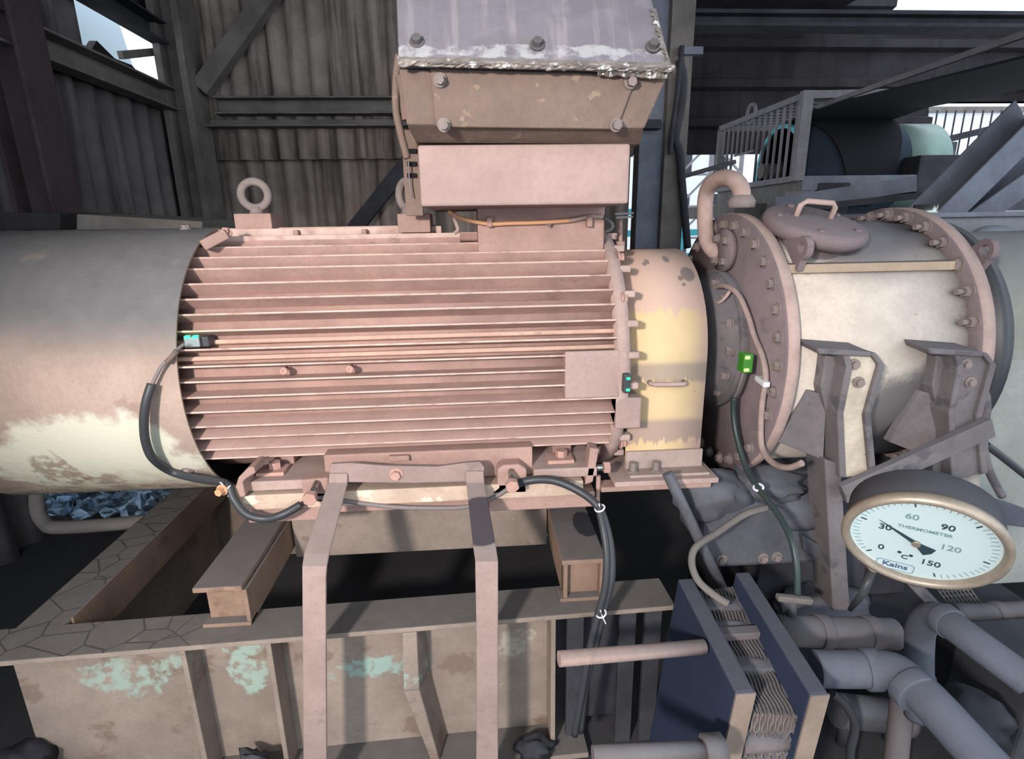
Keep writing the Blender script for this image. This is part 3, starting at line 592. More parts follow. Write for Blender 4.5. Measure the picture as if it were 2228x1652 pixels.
# inspection lid
lc = Vector((1.046, 1.70, 1.592)); ln = Vector((.10, -.34, .93)).normalized()
ld = MB().lathe([(-.09, .11), (-.035, .11), (-.035, .146), (-.012, .154), (.004, .149), (.011, .136), (.013, .0)], lc, ln, 56).build('inspection_lid', m_flange, ge)
lx = (Vector((1, .05, 0))-ln*Vector((1, .05, 0)).dot(ln)).normalized(); ly = ln.cross(lx)
h = [lc+lx*s*.058+ly*.02 for s in (-1, 1)]
MB().tube([h[0], h[0]+ln*.045, h[0]+ln*.058+lx*.014, h[1]+ln*.058-lx*.014, h[1]+ln*.045, h[1]], .0085, 10).build('handle', m_rim, ld)
for k in range(5):
    a = 2*PI*k/5+.5; q = lc+(lx*math.cos(a)+ly*math.sin(a))*.118+ln*.008; MB().cyl(q, q+ln*.009, .010, 12).build('lid_bolt', m_flange, ld)
# lifting lugs
def lug(x, a, hc, rr, mat):
    # plate in plane of the flange
    y0, z0 = fin_pt(a, R1-.01); c = Vector((x, *fin_pt(a+3, R1+.075)))
    return c
for xx, hole, b0, b1 in ((XG0+.03, (1742, 540), (1702, 522), (1732, 592)), (XG1+.05, (2140, 545), (2085, 555), (2122, 600))):
    c = Ux(*hole, xx); r = .034; A = Ux(*b0, xx); B_ = Ux(*b1, xx); mb = MB()
    d = (c-(A+B_)/2).normalized(); s = d.cross(Vector((1, 0, 0))); pts = []
    th0 = [math.atan2((p-c).dot(s), (p-c).dot(d)) for p in (A, B_)]
    sg = 1 if (A-c).dot(s) > 0 else -1
    arc = [c+(d*math.cos(t)+s*sg*math.sin(t))*r for t in [R_(100-200*k/14) for k in range(15)]]
    outer = [A]+arc+[B_]; n = len(outer)
    inner = []
    for p in outer:
        v = (p-c).normalized(); inner.append(c+v*r*.46)
    ex = Vector((.02, 0, 0)); vs = outer+inner+[p+ex for p in outer]+[p+ex for p in inner]; fs = []
    for i in range(n):
        j = (i+1) % n; fs += [(i, j, n+j, n+i), (2*n+j, 2*n+i, 3*n+i, 3*n+j), (i, 2*n+i, 2*n+j, j), (n+i, n+j, 3*n+j, 3*n+i)]
    mb.add(vs, fs).build('lifting_lug', m_flange, ge, .002)
# vent pipe
vp = [Ux(x, y, XG0-.06+dx) for x, y, dx in ((1572, 556, .03), (1552, 545, .0), (1538, 522, -.01), (1534, 480, -.01), (1535, 432, -.01), (1545, 403, -.01), (1570, 388, 0), (1597, 392, .01), (1612, 412, .02), (1614, 438, .02))]
vo = MB().tube(vp, .027, 16, sub=6).build('vent_pipe', m_rim, ge)
MB().lathe([(0, .0), (0, .04), (.02, .042), (.038, .030), (.04, 0)], vp[-1]-Vector((0, 0, .02)), (0, 0, 1), 28).build('vent_cap', m_bolt, vo)
pc = Ux(1583, 545, XG0-.035)
MB().lathe([(0, 0), (0, .07), (-.022, .07), (-.022, 0)], pc, (1, 0, 0), 40).build('vent_flange', m_flange, vo)
bolts(vo, m_bolt, [pc+Vector((-.022, -.05*math.cos(a), .05*math.sin(a))) for a in (.7, 2.3, 3.9, 5.5)], (-1, 0, 0), .012, .016)
# mounting feet
def gfoot(dx, cream, yf):
    ft_ = thing('gear_foot', U(1830+dx, 1000, 1.45), None, None) if False else None
    def q(px, py, y=yf): return U(px+dx, py, y)
    body = MB()
    outl = [q(1778, 757), q(1898, 768), q(1912, 800), q(1886, 900), q(1884, 912), q(1896, 1030), q(1826, 1050), q(1812, 912), q(1826, 880), q(1840, 800), q(1832, 780), q(1775, 762)]
    # two side cheeks and the web between them
    ch = [(1836, 775), (1842, 800), (1822, 900), (1828, 1040)]
    ch2 = [(1893, 768), (1913, 795), (1882, 905), (1894, 1032)]
    for ch_, w_ in ((ch, 14), (ch2, 14)):
        o = [q(*p) for p in ch_]; i_ = [q(p[0]+w_, p[1]) for p in reversed(ch_)]
        body.prism(o+i_, (0, .16, 0))
    web = [q(px+9, py, yf+.014) for px, py in ch]+[q(px+6, py, yf+.014) for px, py in reversed(ch2)]
    fo = body.build('foot_cheek', m_foot, ge, .004)
    MB().prism(web, (0, .02, 0)).build('foot_web', cream, ge, .003)
    top = [q(1776, 757), q(1840, 748), q(1898, 764), q(1905, 776), q(1838, 778)]
    MB().prism([q(1778, 758), q(1897, 766), q(1897, 778), q(1782, 772)], (0, .14, .01)).build('foot_cap', m_foot, ge, .005)
    bolts(fo, m_bolt, [q(1858, 793, yf+.012), q(1868, 832, yf+.012)], (0, -1, 0), .011, .012)
    # side box left of the cheek
    MB().prism([q(1797, 772, yf+.05), q(1834, 780, yf+.05), q(1818, 900, yf+.05), q(1800, 905, yf+.05), q(1786, 842, yf+.05)], (0, .12, 0)).build('foot_rib', m_foot, ge, .004)
    MB().prism([q(1758, 850, yf+.08), q(1800, 862, yf+.06), q(1792, 1002, yf+.04), q(1690, 962, yf+.12)], (-.006, .02, .004)).build('foot_gusset', m_foot, ge, .003)
gfoot(0, m_footc, 1.40); gfoot(243, m_foot, 1.40)
MB().prism([U(1795, 1000, 1.42), U(1830, 1010, 1.42), U(1850, 1330, 1.42), U(1812, 1330, 1.42)], (0, .10, 0)).build('support_leg', m_foot, ge, .004)
MB().prism([U(2030, 1000, 1.44), U(2135, 990, 1.44), U(2130, 1200, 1.44), U(2035, 1210, 1.44)], (0, .10, 0)).build('support_leg', m_gear, ge, .004)
# plinth under the gear housing
MB().box((.95, 1.62, .305), (1.50, 2.3, .80)).build('pedestal', m_steeld, ge, .006)
# sensor on bearing cover and its wires
c = Ux(1615, 785, XG0-.09)
t = sensor('vibration_sensor', c, (.03, .04, .058), 'bright green lit vibration sensor on the bearing cover of the gear housing', ((-.3, .65), (-.3, -.65)), m_ledbody, m_led2, .007)
MB().tube([c+Vector((0, -.02, -.02)), Ux(1612, 830, XG0-.09), Ux(1606, 850, XG0-.085), Ux(1598, 865, XG0-.08)], .006, 8, sub=4).build('lead', m_wire, t)
tag(MB().tube([Ux(1597, 866, XG0-.085), Ux(1596, 900, XG0-.08), Ux(1603, 950, XG0-.075), Ux(1622, 1015, XG0-.07), Ux(1648, 1060, XG0-.07), Ux(1690, 1115, XG0-.06), Ux(1720, 1170, XG0-.06), Ux(1733, 1230, XG0-.06), Ux(1735, 1295, XG0-.06)], .009, 10, sub=6).build('sensor_cable', plain('green_black_cable', (52, 64, 64), .4)), 'dark green-black cable dropping from the green lit sensor to the valve', 'cable')
tag(MB().torus(Ux(1650, 1061, XG0-.07), (.4, .3, -1), .013, .004, 16, 6).build('cable_tie', m_tie), 'white tie around the dark cable below the gear flange', 'cable tie')
tag(MB().tube([Ux(1548, 628, XG0-.09), Ux(1575, 622, XG0-.09), Ux(1605, 640, XG0-.075), Ux(1628, 690, XG0-.06), Ux(1640, 730, XG0-.055), Ux(1660, 780, XG0-.05), Ux(1666, 825, XG0-.05), Ux(1658, 880, XG0-.05), Ux(1655, 950, XG0-.05), Ux(1662, 985, XG0-.05), Ux(1685, 1010, XG0-.05), Ux(1715, 1018, XG0-.05), Ux(1745, 1008, XG0-.04)], .009, 10, sub=6).build('flange_cable', m_pinkw), 'dusty pink-grey cable curving down the front flange of the gear housing', 'cable')
q = Ux(1661, 832, XG0-.05); tag(MB().bar(q+Vector((-.005, -.03, .0)), q+Vector((.0, .035, .004)), .02, .016).build('cable_clip', m_tie, None, .003), 'pale clip holding the dusty cable on the gear flange', 'clip')
tag(MB().tube([Ux(1552, 655, XG0-.10), Ux(1565, 658, XG0-.10), Ux(1580, 645, XG0-.09), Ux(1590, 630, XG0-.08)], .006, 8, sub=5).build('wire_loop', m_rim), 'small bent pipe loop at the top of the bearing cover', 'wire')

# ================================================================== BASE FRAME
ZT = .52; A0 = Uz(-140, 1452, ZT); A1 = Uz(1470, 1318, ZT)
ux = (A1-A0).normalized(); uy = Vector((-ux.y, ux.x, 0)); Z = Vector((0, 0, 1))
def FR(x, d, z): # along the front edge by world x, depth behind the edge, height
    t = (x-A0.x)/ux.x; q = A0+ux*t+uy*d; return Vector((q.x, q.y, z))
bf = thing('base_frame', FR(-.5, .3, 0), 'heavy dusty steel base frame with stiffeners under the motor', 'frame')
def fbox(x0, x1, d0, d1, z0, z1): return MB().hexa([FR(x0, d0, z0), FR(x1, d0, z0), FR(x1, d1, z0), FR(x0, d1, z0)], [FR(x0, d0, z1), FR(x1, d0, z1), FR(x1, d1, z1), FR(x0, d1, z1)])
x1f = A1.x
fbox(A0.x, x1f, 0, .135, ZT-.016, ZT).build('top_flange', m_base, bf, .003)
fbox(-1.32, .21, .085, .10, .04, ZT-.016).build('web', m_base, bf, .002)
fbox(-1.38, .3, -.03, .16, .02, .04).build('bottom_flange', m_base, bf, .003)
for x in (-.825, -.600, .195): fbox(x-.007, x+.007, .006, .085, .04, ZT-.016).build('stiffener', m_base, bf, .002)
# skewed middle stiffener
MB().hexa([FR(-.235, .0, ZT-.016), FR(-.195, .0, ZT-.016), FR(-.18, .09, ZT-.016), FR(-.20, .09, ZT-.016)], [FR(-.245, .005, .30), FR(-.20, .005, .30), FR(-.17, .09, .30), FR(-.19, .09, .30)]).hexa([FR(-.245, .005, .30), FR(-.20, .005, .30), FR(-.17, .09, .30), FR(-.19, .09, .30)], [FR(-.18, -.01, .05), FR(-.155, -.01, .05), FR(-.13, .09, .05), FR(-.15, .09, .05)]).build('stiffener', m_base, bf, .003)
xl0, xl1 = -1.335, -1.205
MB().box((xl0, 1.40, ZT-.016), (xl1, 2.75, ZT-.001)).build('side_flange', m_base, bf, .003)
MB().box((xl0+.05, 1.42, .04), (xl0+.065, 2.7, ZT-.016)).build('side_web', m_base, bf)
MB().box((xl1-.004, 1.46, ZT-.13), (xl1+.006, 2.7, ZT-.002)).build('side_lip', m_ped, bf)
fbox(-1.3, .5, 1.15, 1.29, ZT-.016, ZT-.001).build('rear_flange', m_base, bf); fbox(-1.3, .5, 1.2, 1.215, .04, ZT-.016).build('rear_web', m_base, bf)
# right-hand extension uprights
for px in (1232, 1345, 1400): 
    q = U(px, 1345, 1.40); MB().box((q.x, 1.38, .0), (q.x+.05, 1.40, ZT-.02)).build('upright', m_steeld, bf, .002)
fbox(.215, .46, .10, .115, .04, ZT-.016).build('web', m_steeld, bf)
# pedestal beams
def pedestal(x0, x1, y0, label, endx0, endx1, zt, closed):
    t = thing('pedestal_beam', ((x0+x1)/2, y0, ZT), label, 'beam')
    MB().box((x0, y0, zt-.016), (x1, 2.45, zt)).build('top_plate', m_ped, t, .003)
    MB().box((endx1-.012, y0+.004, ZT+.001), (endx1, 2.4, zt-.016)).build('web', m_ped, t, .002)
    MB().box((endx0, y0+.03, ZT+.001), (endx1-.012, y0+.045, zt-.016)).build('end_plate', m_ped, t, .002)
    if closed: MB().box((endx0, y0+.004, ZT+.001), (endx0+.012, 2.4, zt-.016)).build('web', m_ped, t, .002)
    MB().box((endx0-.01, y0+.0, ZT), (endx1, y0+.05, ZT+.012)).build('foot_plate', m_ped, t, .002)
pedestal(-.805, -.672, 1.378, 'left I-beam pedestal lying across the base frame under the motor', -.785, -.662, .65, False)
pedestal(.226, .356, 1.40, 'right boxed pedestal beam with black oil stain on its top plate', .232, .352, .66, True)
tag(MB().box((-.655, 1.76, ZT-.03), (.228, 1.775, .772)).build('cross_plate', m_base, None, .002), 'upright plate lit between the two pedestal beams under the motor', 'plate')
tag(MB().box((-.44, 1.51, .790), (.015, 1.75, .815)).build('tie_plate', m_motor, None, .003), 'narrow pink tie plate under the motor foot between the straps', 'plate')
# sole plate under the feet
so = thing('sole_plate', (-.2, 1.6, .80), 'pale worn sole plate under the motor feet', 'plate')
MB().box((-.68, 1.48, .825), (.30, 1.80, .873)).build('plate', dusty('sole_paint', (196, 172, 154), (150, 134, 124), .8, .18, sc=9, patches=(((226, 216, 192), 12, .55, .8),)), so, .004)
for x0, x1 in ((-.68, -.45), (.02, .34)): MB().box((x0, 1.50, .775), (x1, 1.85, .825)).build('packer', m_motor, so, .003)
MB().box((-.80, 1.86, .652), (-.46, 2.04, .825)).build('riser', m_ped, so, .003)
MB().box((.03, 1.86, .662), (.36, 2.04, .825)).build('riser', m_ped, so, .003)
MB().box((-.70, 2.05, .65), (.36, 2.36, .873)).build('rear_plate', m_ped, so, .003)
# strap bracket
sb = thing('strap_bracket', U(880, 1030, 1.46), 'pink bracket plate with two long bent straps reaching down in front of the base', 'bracket')
yp = 1.455
pl = [(720, 1010), (760, 1008), (840, 1014), (950, 1016), (1010, 1008), (1045, 1005), (1054, 1018), (1052, 1048), (900, 1052), (720, 1050), (716, 1030)]
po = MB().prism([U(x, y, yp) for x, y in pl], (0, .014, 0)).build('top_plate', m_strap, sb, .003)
bolts(po, m_boltp, [U(862, 1032, yp)], (0, -1, 0), .013, .014)
def strap(pts, wv=.0, th=.010):
    # pts: (left px, right px, py, depth)
    vs = []; fs = []
    for l, r, py, y in pts:
        a, b = U(l, py, y), U(r, py, y); vs += [a, b, b+Vector((0, th, -.003)), a+Vector((0, th, -.003))]
    for i in range(len(pts)-1):
        for k in range(4): fs.append((4*i+k, 4*i+(k+1) % 4, 4*i+4+(k+1) % 4, 4*i+4+k))
    fs += [(3, 2, 1, 0), tuple(4*len(pts)-4+k for k in range(4))]
    return MB().add(vs, fs)
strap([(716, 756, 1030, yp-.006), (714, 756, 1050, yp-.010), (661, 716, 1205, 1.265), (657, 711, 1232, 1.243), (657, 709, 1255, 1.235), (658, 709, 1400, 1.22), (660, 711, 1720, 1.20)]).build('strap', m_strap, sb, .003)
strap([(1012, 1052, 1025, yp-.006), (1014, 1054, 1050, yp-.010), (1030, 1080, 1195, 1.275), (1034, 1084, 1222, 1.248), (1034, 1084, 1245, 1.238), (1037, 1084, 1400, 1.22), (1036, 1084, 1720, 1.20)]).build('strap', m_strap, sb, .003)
# jack-bolt lugs
def jack(px, py, label, pts, yy=1.47):
    t = thing('jack_bolt', U(px, py, yy), label, 'bolt', None)
    MB().prism([U(x, y, yy+.01) for x, y in pts], (0, .05, 0)).build('lug_block', m_motor, t, .006)
    q = U(px, py, yy-.05); MB().cyl(q, q+Vector((.003, .06, .012)), .010, 14).build('shank', m_chrome, t); MB().hexbolt(q+Vector((0, .006, 0)), (0, -1, -.1), .020, .022, False).build('head', m_boltp, t, .002)
jack(676, 1081, 'jack bolt in a lug block left of the left strap', [(655, 1045), (715, 1040), (712, 1095), (660, 1095)])
jack(1114, 1054, 'jack bolt in a rounded lug block right of the right strap', [(1082, 1022), (1095, 1013), (1130, 1011), (1146, 1022), (1148, 1074), (1060, 1078), (1082, 1060)])
tag(MB().prism([U(x, y, 1.46) for x, y in ((518, 1040), (540, 1018), (552, 1016), (556, 1030), (536, 1042), (528, 1050), (534, 1080), (522, 1084), (512, 1060))], (0, .08, 0)).build('stop_lug', m_motor, None, .004), 'bent stop lug at the left end of the sole plate', 'lug')
t = thing('jack_bolt', U(1300, 1018, 1.5), 'jack bolt pointing right beneath the drive end of the motor', 'bolt')
MB().prism([U(x, y, 1.5) for x, y in ((1284, 975), (1304, 978), (1300, 1000), (1290, 1050), (1272, 1056), (1280, 1010))], (0, .05, 0)).build('lug_block', m_motor, t, .004)
MB().cyl(U(1290, 1018, 1.52), U(1322, 1017, 1.52), .010, 14).build('shank', m_chrome, t); MB().hexbolt(U(1313, 1017, 1.52), (1, 0, 0), .018, .018, False).build('head', m_boltp, t)
MB().cyl(U(1302, 1035, 1.52), U(1300, 1110, 1.52), .007, 10).build('rod', m_motor, t)
q = U(484, 1066, 1.45); tag(MB().hexbolt(q, (-.2, -1, 0), .011, .02).build('bolt', m_orange), 'small orange bolt beside the white tie under the cowl', 'bolt')
tag(MB().box((.36, 1.505, .818), (.70, 1.56, .834)).build('guard_rail', m_motor, None, .003), 'flat bar carrying the coupling guard foot toward the gear housing', 'bar')

# ================================================================== RIGHT: bar, pump, exchanger, pipes, thermometer
a, b = U(1832, 1074, 1.385), U(2155, 928, 1.385)
tag(MB().bar(a, b, .024, .058, (0, .0, 1)).build('angle_iron', m_foot, None, .002), 'loose angle iron propped diagonally in front of the gear feet', 'bar')
pu = thing('oil_pump', U(1640, 1240, 1.5), 'dusty grey oil pump casting below the gear front flange', 'pump')
y0 = 1.50
MB().prism([U(x, y, y0) for x, y in ((1530, 1105), (1650, 1098), (1795, 1130), (1800, 1225), (1560, 1238), (1530, 1200))], (0, .22, 0)).build('casting', m_pump, pu, .015)
MB().lathe([(0, 0), (0, .13), (.03, .135), (.045, .12), (.07, .115), (.09, .07)], U(1700, 1112, 1.62), (0, 0, 1), 40).build('cap', m_pump, pu)
MB().lump(U(1540, 1075, 1.58), (.12, .1, .07), 3, .3).build('dust_covered_block', m_pump, pu)
MB().lump(U(1660, 1050, 1.62), (.13, .1, .05), 4, .4).build('dust_covered_block', m_pump, pu)
bolts(pu, m_bolt, [U(1570, 1218, y0), U(1660, 1215, y0), U(1690, 1212, y0)], (0, -1, 0), .012, .012)
MB().prism([U(x, y, y0-.02) for x, y in ((1745, 1165), (1790, 1190), (1790, 1225), (1750, 1200))], (0, .05, 0)).build('spout', m_pump, pu, .004)
tag(MB().tube([U(1452, 1030, 1.45), U(1500, 1130, 1.42), U(1575, 1290, 1.36)], .016, 12).build('conduit_pipe', m_pump), 'straight grey pipe slanting from the coupling guard to the exchanger', 'pipe')
tag(MB().tube([U(x, y, yy) for x, y, yy in ((1668, 1105, 1.42), (1620, 1120, 1.40), (1560, 1160, 1.36), (1515, 1190, 1.32), (1505, 1225, 1.29), (1520, 1265, 1.26), (1560, 1300, 1.22), (1585, 1315, 1.20))], .010, 10, sub=6).build('loop_cable', m_steel), 'grey cable looping down onto the exchanger pack', 'cable')
# heat exchanger
ex_ = thing('plate_heat_exchanger', (.62, 1.1, .1), 'blue plate heat exchanger with corrugated plate pack between two thick end plates', 'heat exchanger')
hz = .65
def slab(pa, pb, xw, drop=.62):
    # near top corner pa, far top corner pb, thickness xw; leans left toward the bottom
    n0, f0 = Uz(*pa, hz), Uz(*pb, hz); n1 = n0+Vector((xw, 0, 0)); f1 = f0+Vector((xw, 0, 0)); dn = Vector((-.07, -.02, -drop))
    return [n0, n1, f1, f0], [n0+dn, n1+dn, f1+dn, f0+dn]
a, b = slab((1600, 1507), (1475, 1260), .042); L0, L1 = a, b
MB().hexa(b, a).build('end_plate', m_blue, ex_, .004)
sk = .0
MB().hexa([p+Vector((0, -.006, .0)) for p in (b[0], b[1], a[1], a[0])], [p+Vector((0, -.001, 0)) for p in (b[0], b[1], a[1], a[0])]).build('end_plate_edge', m_platee, ex_)
a2, b2 = slab((1762, 1511), (1600, 1246), .040); MB().hexa(b2, a2).build('end_plate', m_blue, ex_, .004)
MB().hexa([p+Vector((0, -.006, 0)) for p in (b2[0], b2[1], a2[1], a2[0])], [p+Vector((0, -.001, 0)) for p in (b2[0], b2[1], a2[1], a2[0])]).build('end_plate_edge', m_platee, ex_)
# plates of the pack: thin rippled sheets
n0 = a[1]; f0 = a[2]; n1 = a2[0]; f1 = a2[3]; NP = 13
for k in range(NP):
    t = (k+.7)/(NP+.4); pn = n0.lerp(n1, t); pf = f0.lerp(f1, t); vs = []; m = 60
    path = [(0., -.01), (.98, -.01)]
    pts = []
    # top edge from far to near, then round the corner and down the front edge
    for i in range(40): s = i/39; pts.append(pf.lerp(pn, s*.96)+Vector((0, 0, -.045-.03*s)))
    for i in range(1, 60): s = i/59; pts.append(pn+Vector((-.05*s, .016-.01*s, -.075-.42*s)))
    for i, q in enumerate(pts):
        am = 0.0052 if i > 44 else .0012
        wv = am*math.sin(i*1.25+(k % 2)*PI) if i > 38 else .0022*math.sin(i*.9)
        q = q+Vector((wv, 0, 0)); inn_ = Vector((0, .05, -.05)) if i < 40 else Vector((0, .06, 0))
        vs += [q+Vector((-.0018, 0, 0)), q+Vector((.0018, 0, 0)), q+Vector((.0018, 0, 0))+inn_, q+Vector((-.0018, 0, 0))+inn_]
    fs = [(4*i+j, 4*i+(j+1) % 4, 4*i+4+(j+1) % 4, 4*i+4+j) for i in range(len(pts)-1) for j in range(4)]
    MB().add(vs, fs).build('pack_plate', m_pack, ex_)
# dust bridging on the pack and carrying bar
for i, s in enumerate((.12, .32, .62)):
    MB().lump(f0.lerp(n0, s).lerp(f1.lerp(n1, s), .5)+Vector((0, 0, -.055-.03*s)), (.075, .03, .012), i+11, .3, 3).build('dust_cake', m_pack, ex_)
MB().bar(f0.lerp(n0, .42)+Vector((0, 0, -.05)), f1.lerp(n1, .42)+Vector((0, 0, -.05)), .03, .02).build('carrying_bar', m_pipeb, ex_, .003)
c0 = n0+Vector((-.055, .03, -.47)); c1 = n1+Vector((-.055, .03, -.47))
q0, q1 = U(1612, 1618, .93), U(1742, 1608, .93)
MB().cyl(q0, q1, .021, 20).build('tie_bar', m_pipeb, ex_)
MB().cyl(U(1290, 1645, .83), U(1560, 1632, .83), .018, 16).cyl(U(1530, 1637, .83), U(1575, 1634, .83), .032, 6).build('tie_rod', m_pipeb, ex_)
for px, py in ((1785, 1478), (1620, 1290)):
    q = Ux(px-25, py+8, .715); MB().cyl(q, q+Vector((-.01, 0, 0)), .012, 14).build('bolt_hole', m_black, ex_)
rr_ = thing('round_bar', U(1215, 1435, 1.0), 'rusty round bar sticking out left of the exchanger', 'bar')
MB().cyl(U(1216, 1434, 1.02), U(1532, 1408, 1.06), .017, 18).build('bar', m_strap, rr_)
# pipes
def pipe(name, pts, r, label, mat, collars=(), cat='pipe', sub=6):
    t = thing(name, U(*pts[0]), label, cat)
    MB().tube([U(*p) for p in pts], r, 20, sub=sub).build('pipe_run', mat, t)
    for (p, d) in collars:
        c = U(*p); dd = (U(*d)-c).normalized(); MB().cyl(c-dd*.016, c+dd*.016, r*1.13, 24).build('weld_collar', mat, t, .003)
    return t
pipe('elbow_pipe', [(1775, 1455, 1.06), (1830, 1456, 1.05), (1885, 1456, 1.03), (1945, 1462, 1.0), (1995, 1500, .95), (2040, 1545, .90), (2110, 1622, .84), (2200, 1720, .78)], .0425, 'thick grey pipe curving from the exchanger end plate down to the lower right', m_pipe, (((1895, 1456, 1.028), (1860, 1456, 1.035)), ((1985, 1500, .95), (2010, 1526, .92))))
pipe('elbow_pipe', [(1998, 1560, 1.16), (2000, 1480, 1.17), (2000, 1410, 1.17), (2005, 1365, 1.15), (2035, 1340, 1.10), (2080, 1368, 1.03), (2140, 1412, .97), (2240, 1485, .90)], .034, 'grey elbow pipe rising below the thermometer and bending off to the right edge', m_pipe, (((2060, 1352, 1.06), (2090, 1375, 1.02)), ((2000, 1480, 1.17), (2000, 1450, 1.17))))
pipe('flanged_pipe', [(1690, 1372, 1.28), (1800, 1375, 1.28), (1945, 1380, 1.28)], .043, 'dark brown pipe lying horizontally behind the exchanger end plate', m_pipeb, (((1788, 1375, 1.28), (1800, 1375, 1.28)), ((1892, 1378, 1.28), (1905, 1378, 1.28))), sub=2)
pipe('side_pipe', [(2070, 1335, 1.4), (2130, 1338, 1.4), (2300, 1328, 1.4)], .034, 'brown-grey pipe leaving the right edge under the thermometer', m_pipeb, (((2170, 1336, 1.4), (2200, 1334, 1.4)),), sub=2)
pipe('drain_pipe', [(1945, 1700, 1.15), (1955, 1600, 1.2), (1965, 1500, 1.25)], .03, 'upright brown pipe behind the large curving pipe at the bottom right', m_pipeb, sub=2)
t = thing('drain_valve', U(1720, 1310, 1.3), 'small grey valve sitting on the brown pipe below the dark cable end', 'valve')
MB().cyl(U(1695, 1318, 1.3), U(1745, 1306, 1.3), .018, 14).build('body', m_pump, t); MB().bar(U(1690, 1300, 1.28), U(1765, 1308, 1.28), .02, .018).build('lever', m_steel, t, .004); MB().cyl(U(1722, 1345, 1.29), U(1722, 1300, 1.29), .014, 12).build('stem', m_pump, t)
# clutter under the gear housing
for i, (px, py, yy, r, lab) in enumerate(((1790, 1320, 1.55, (.16, .1, .06), 'dusty rubble lump on the pump plinth behind the valve'), (2110, 1560, 1.1, (.09, .09, .07), 'dark dusty lump at the lower right between the two grey pipes'), (2040, 1090, 1.9, (.25, .1, .10), 'dark dusty heap behind the dial thermometer case'))):
    tag(MB().lump(U(px, py, yy), r, 20+i, .3).build('debris', m_coal if i == 1 else m_pump), lab, 'debris')
tag(MB().box((.95, 1.45, .0), (1.9, 2.2, .30)).build('plinth', m_coal, None, .01), 'dark concrete plinth below the gear housing', 'plinth')
tag(MB().box(tuple(Vector((U(2175, 1600, 1.15).x, 1.1, .0))), (1.75, 1.34, .42)).build('sump_box', m_steeld, None, .01), 'dark steel sump box at the bottom right corner', 'box')
fh = thing('filter_housing', U(1880, 1560, 1.3), 'dusty filter housing behind the thick curving pipe at the bottom right', 'filter')
MB().cyl(U(1820, 1545, 1.32), U(1960, 1560, 1.32), .05, 24).build('shell', m_pump, fh); MB().cyl(U(1950, 1559, 1.32), U(1970, 1561, 1.32), .058, 24).build('end_ring', m_pipeb, fh); MB().cyl(U(1845, 1548, 1.32), (U(1845, 1548, 1.32).x, 1.32, 0), .02, 14).build('leg', m_steeld, fh); MB().cyl(U(1945, 1558, 1.32), (U(1945, 1558, 1.32).x, 1.32, 0), .02, 14).build('leg', m_steeld, fh)
tag(MB().tube([U(x, y, 1.2) for x, y in ((1810, 1510), (1840, 1535), (1860, 1580), (1850, 1640), (1855, 1700))], .012, 10, sub=6).build('hose', m_rubber), 'black hose curling down behind the exchanger right end plate', 'hose')
pm = thing('mesh_guard', U(2090, 1290, 1.45), 'piece of dark expanded mesh below the thermometer', 'mesh')
for k in range(9):
    MB().bar(U(2030+k*9, 1268, 1.45), U(2065+k*9, 1318, 1.45), .004, .004).build('wire', m_steel, pm)
for k in range(6): MB().bar(U(2028+k*7, 1268+k*10, 1.452), U(2095+k*8, 1262+k*10, 1.452), .004, .004).build('wire', m_steel, pm)
tag(MB().bar(U(1965, 1245, 1.5), U(2060, 1345, 1.45), .05, .03).build('flat_bar', m_foot, None, .003), 'flat bar slanting down behind the thermometer bottom edge', 'bar')
tag(MB().hexa([U(x, y, 1.6) for x, y in ((2030, 1120), (2130, 1075), (2240, 1110), (2240, 1150))], [U(x, y, 1.6)+Vector((0, .2, -.03)) for x, y in ((2030, 1120), (2130, 1075), (2240, 1110), (2240, 1150))]).build('bracket_plate', m_pipe, None, .004), 'blue-grey bracket plate right of the thermometer', 'plate')
for i, (pts, lab) in enumerate(((((2140, 850), (2147, 880), (2140, 960), (2150, 1020), (2180, 1080)), 'brown cable hanging right of the right gear foot'), (((2145, 968), (2175, 990), (2232, 1035)), 'dark cable crossing the pale tank at the right edge'))):
    tag(MB().tube([U(x, y, 1.42) for x, y in pts], .011, 10, sub=6).build('hanging_cable', (m_foot, m_rubber)[i]), lab, 'cable')
# tanks at right
tk = thing('oil_tank', (2.2, 2.6, 0), 'blue-grey rectangular tank behind the rear flange at right', 'tank')
ty = 2.55; a = U(1925, 470, ty); b = U(2300, 460, ty)
MB().box((a.x, ty, .2), (4.2, ty+.6, a.z)).build('shell', m_tank, tk, .03); MB().box((a.x-.02, ty-.02, a.z-.012), (4.2, ty+.62, a.z+.012)).build('lid', m_bluest, tk, .006)
q = U(2012, 462, ty+.1); MB().cyl(q-Vector((0, 0, .05)), q+Vector((0, 0, .035)), .05, 28).build('filler_cap', m_chrome, tk)
hk = [U(x, y, ty-.12) for x, y in ((2110, 540), (2130, 515), (2160, 508), (2190, 512), (2205, 535), (2205, 562))]
tag(MB().tube(hk, .035, 14, sub=6).build('hook_pipe', m_tank), 'pale hooked pipe behind the right lifting lug', 'pipe')
dr = thing('drive_housing', (2.4, 2.1, 0), 'pale grey-green drive housing at the right edge beyond the rear flange', 'housing')
MB().cyl((1.66, 2.05, AZ-.03), (3.4, 2.05, AZ-.03), .40, 64).box((1.66, 1.65, .3), (3.4, 2.45, AZ-.03)).build('casing', dusty('pale_green_casing', (150, 154, 148), (130, 134, 140), .8, .12, sc=4), dr)
MB().lathe([(0, .1), (0, .42), (.04, .42), (.04, .1)], (1.52, AY, AZ), (1, 0, 0), 64).build('coupling_ring', m_rubber, dr)
MB().box(tuple(U(2150, 740, 1.62)), tuple(U(2168, 610, 1.64))).build('hatch', m_gear, dr, .003)

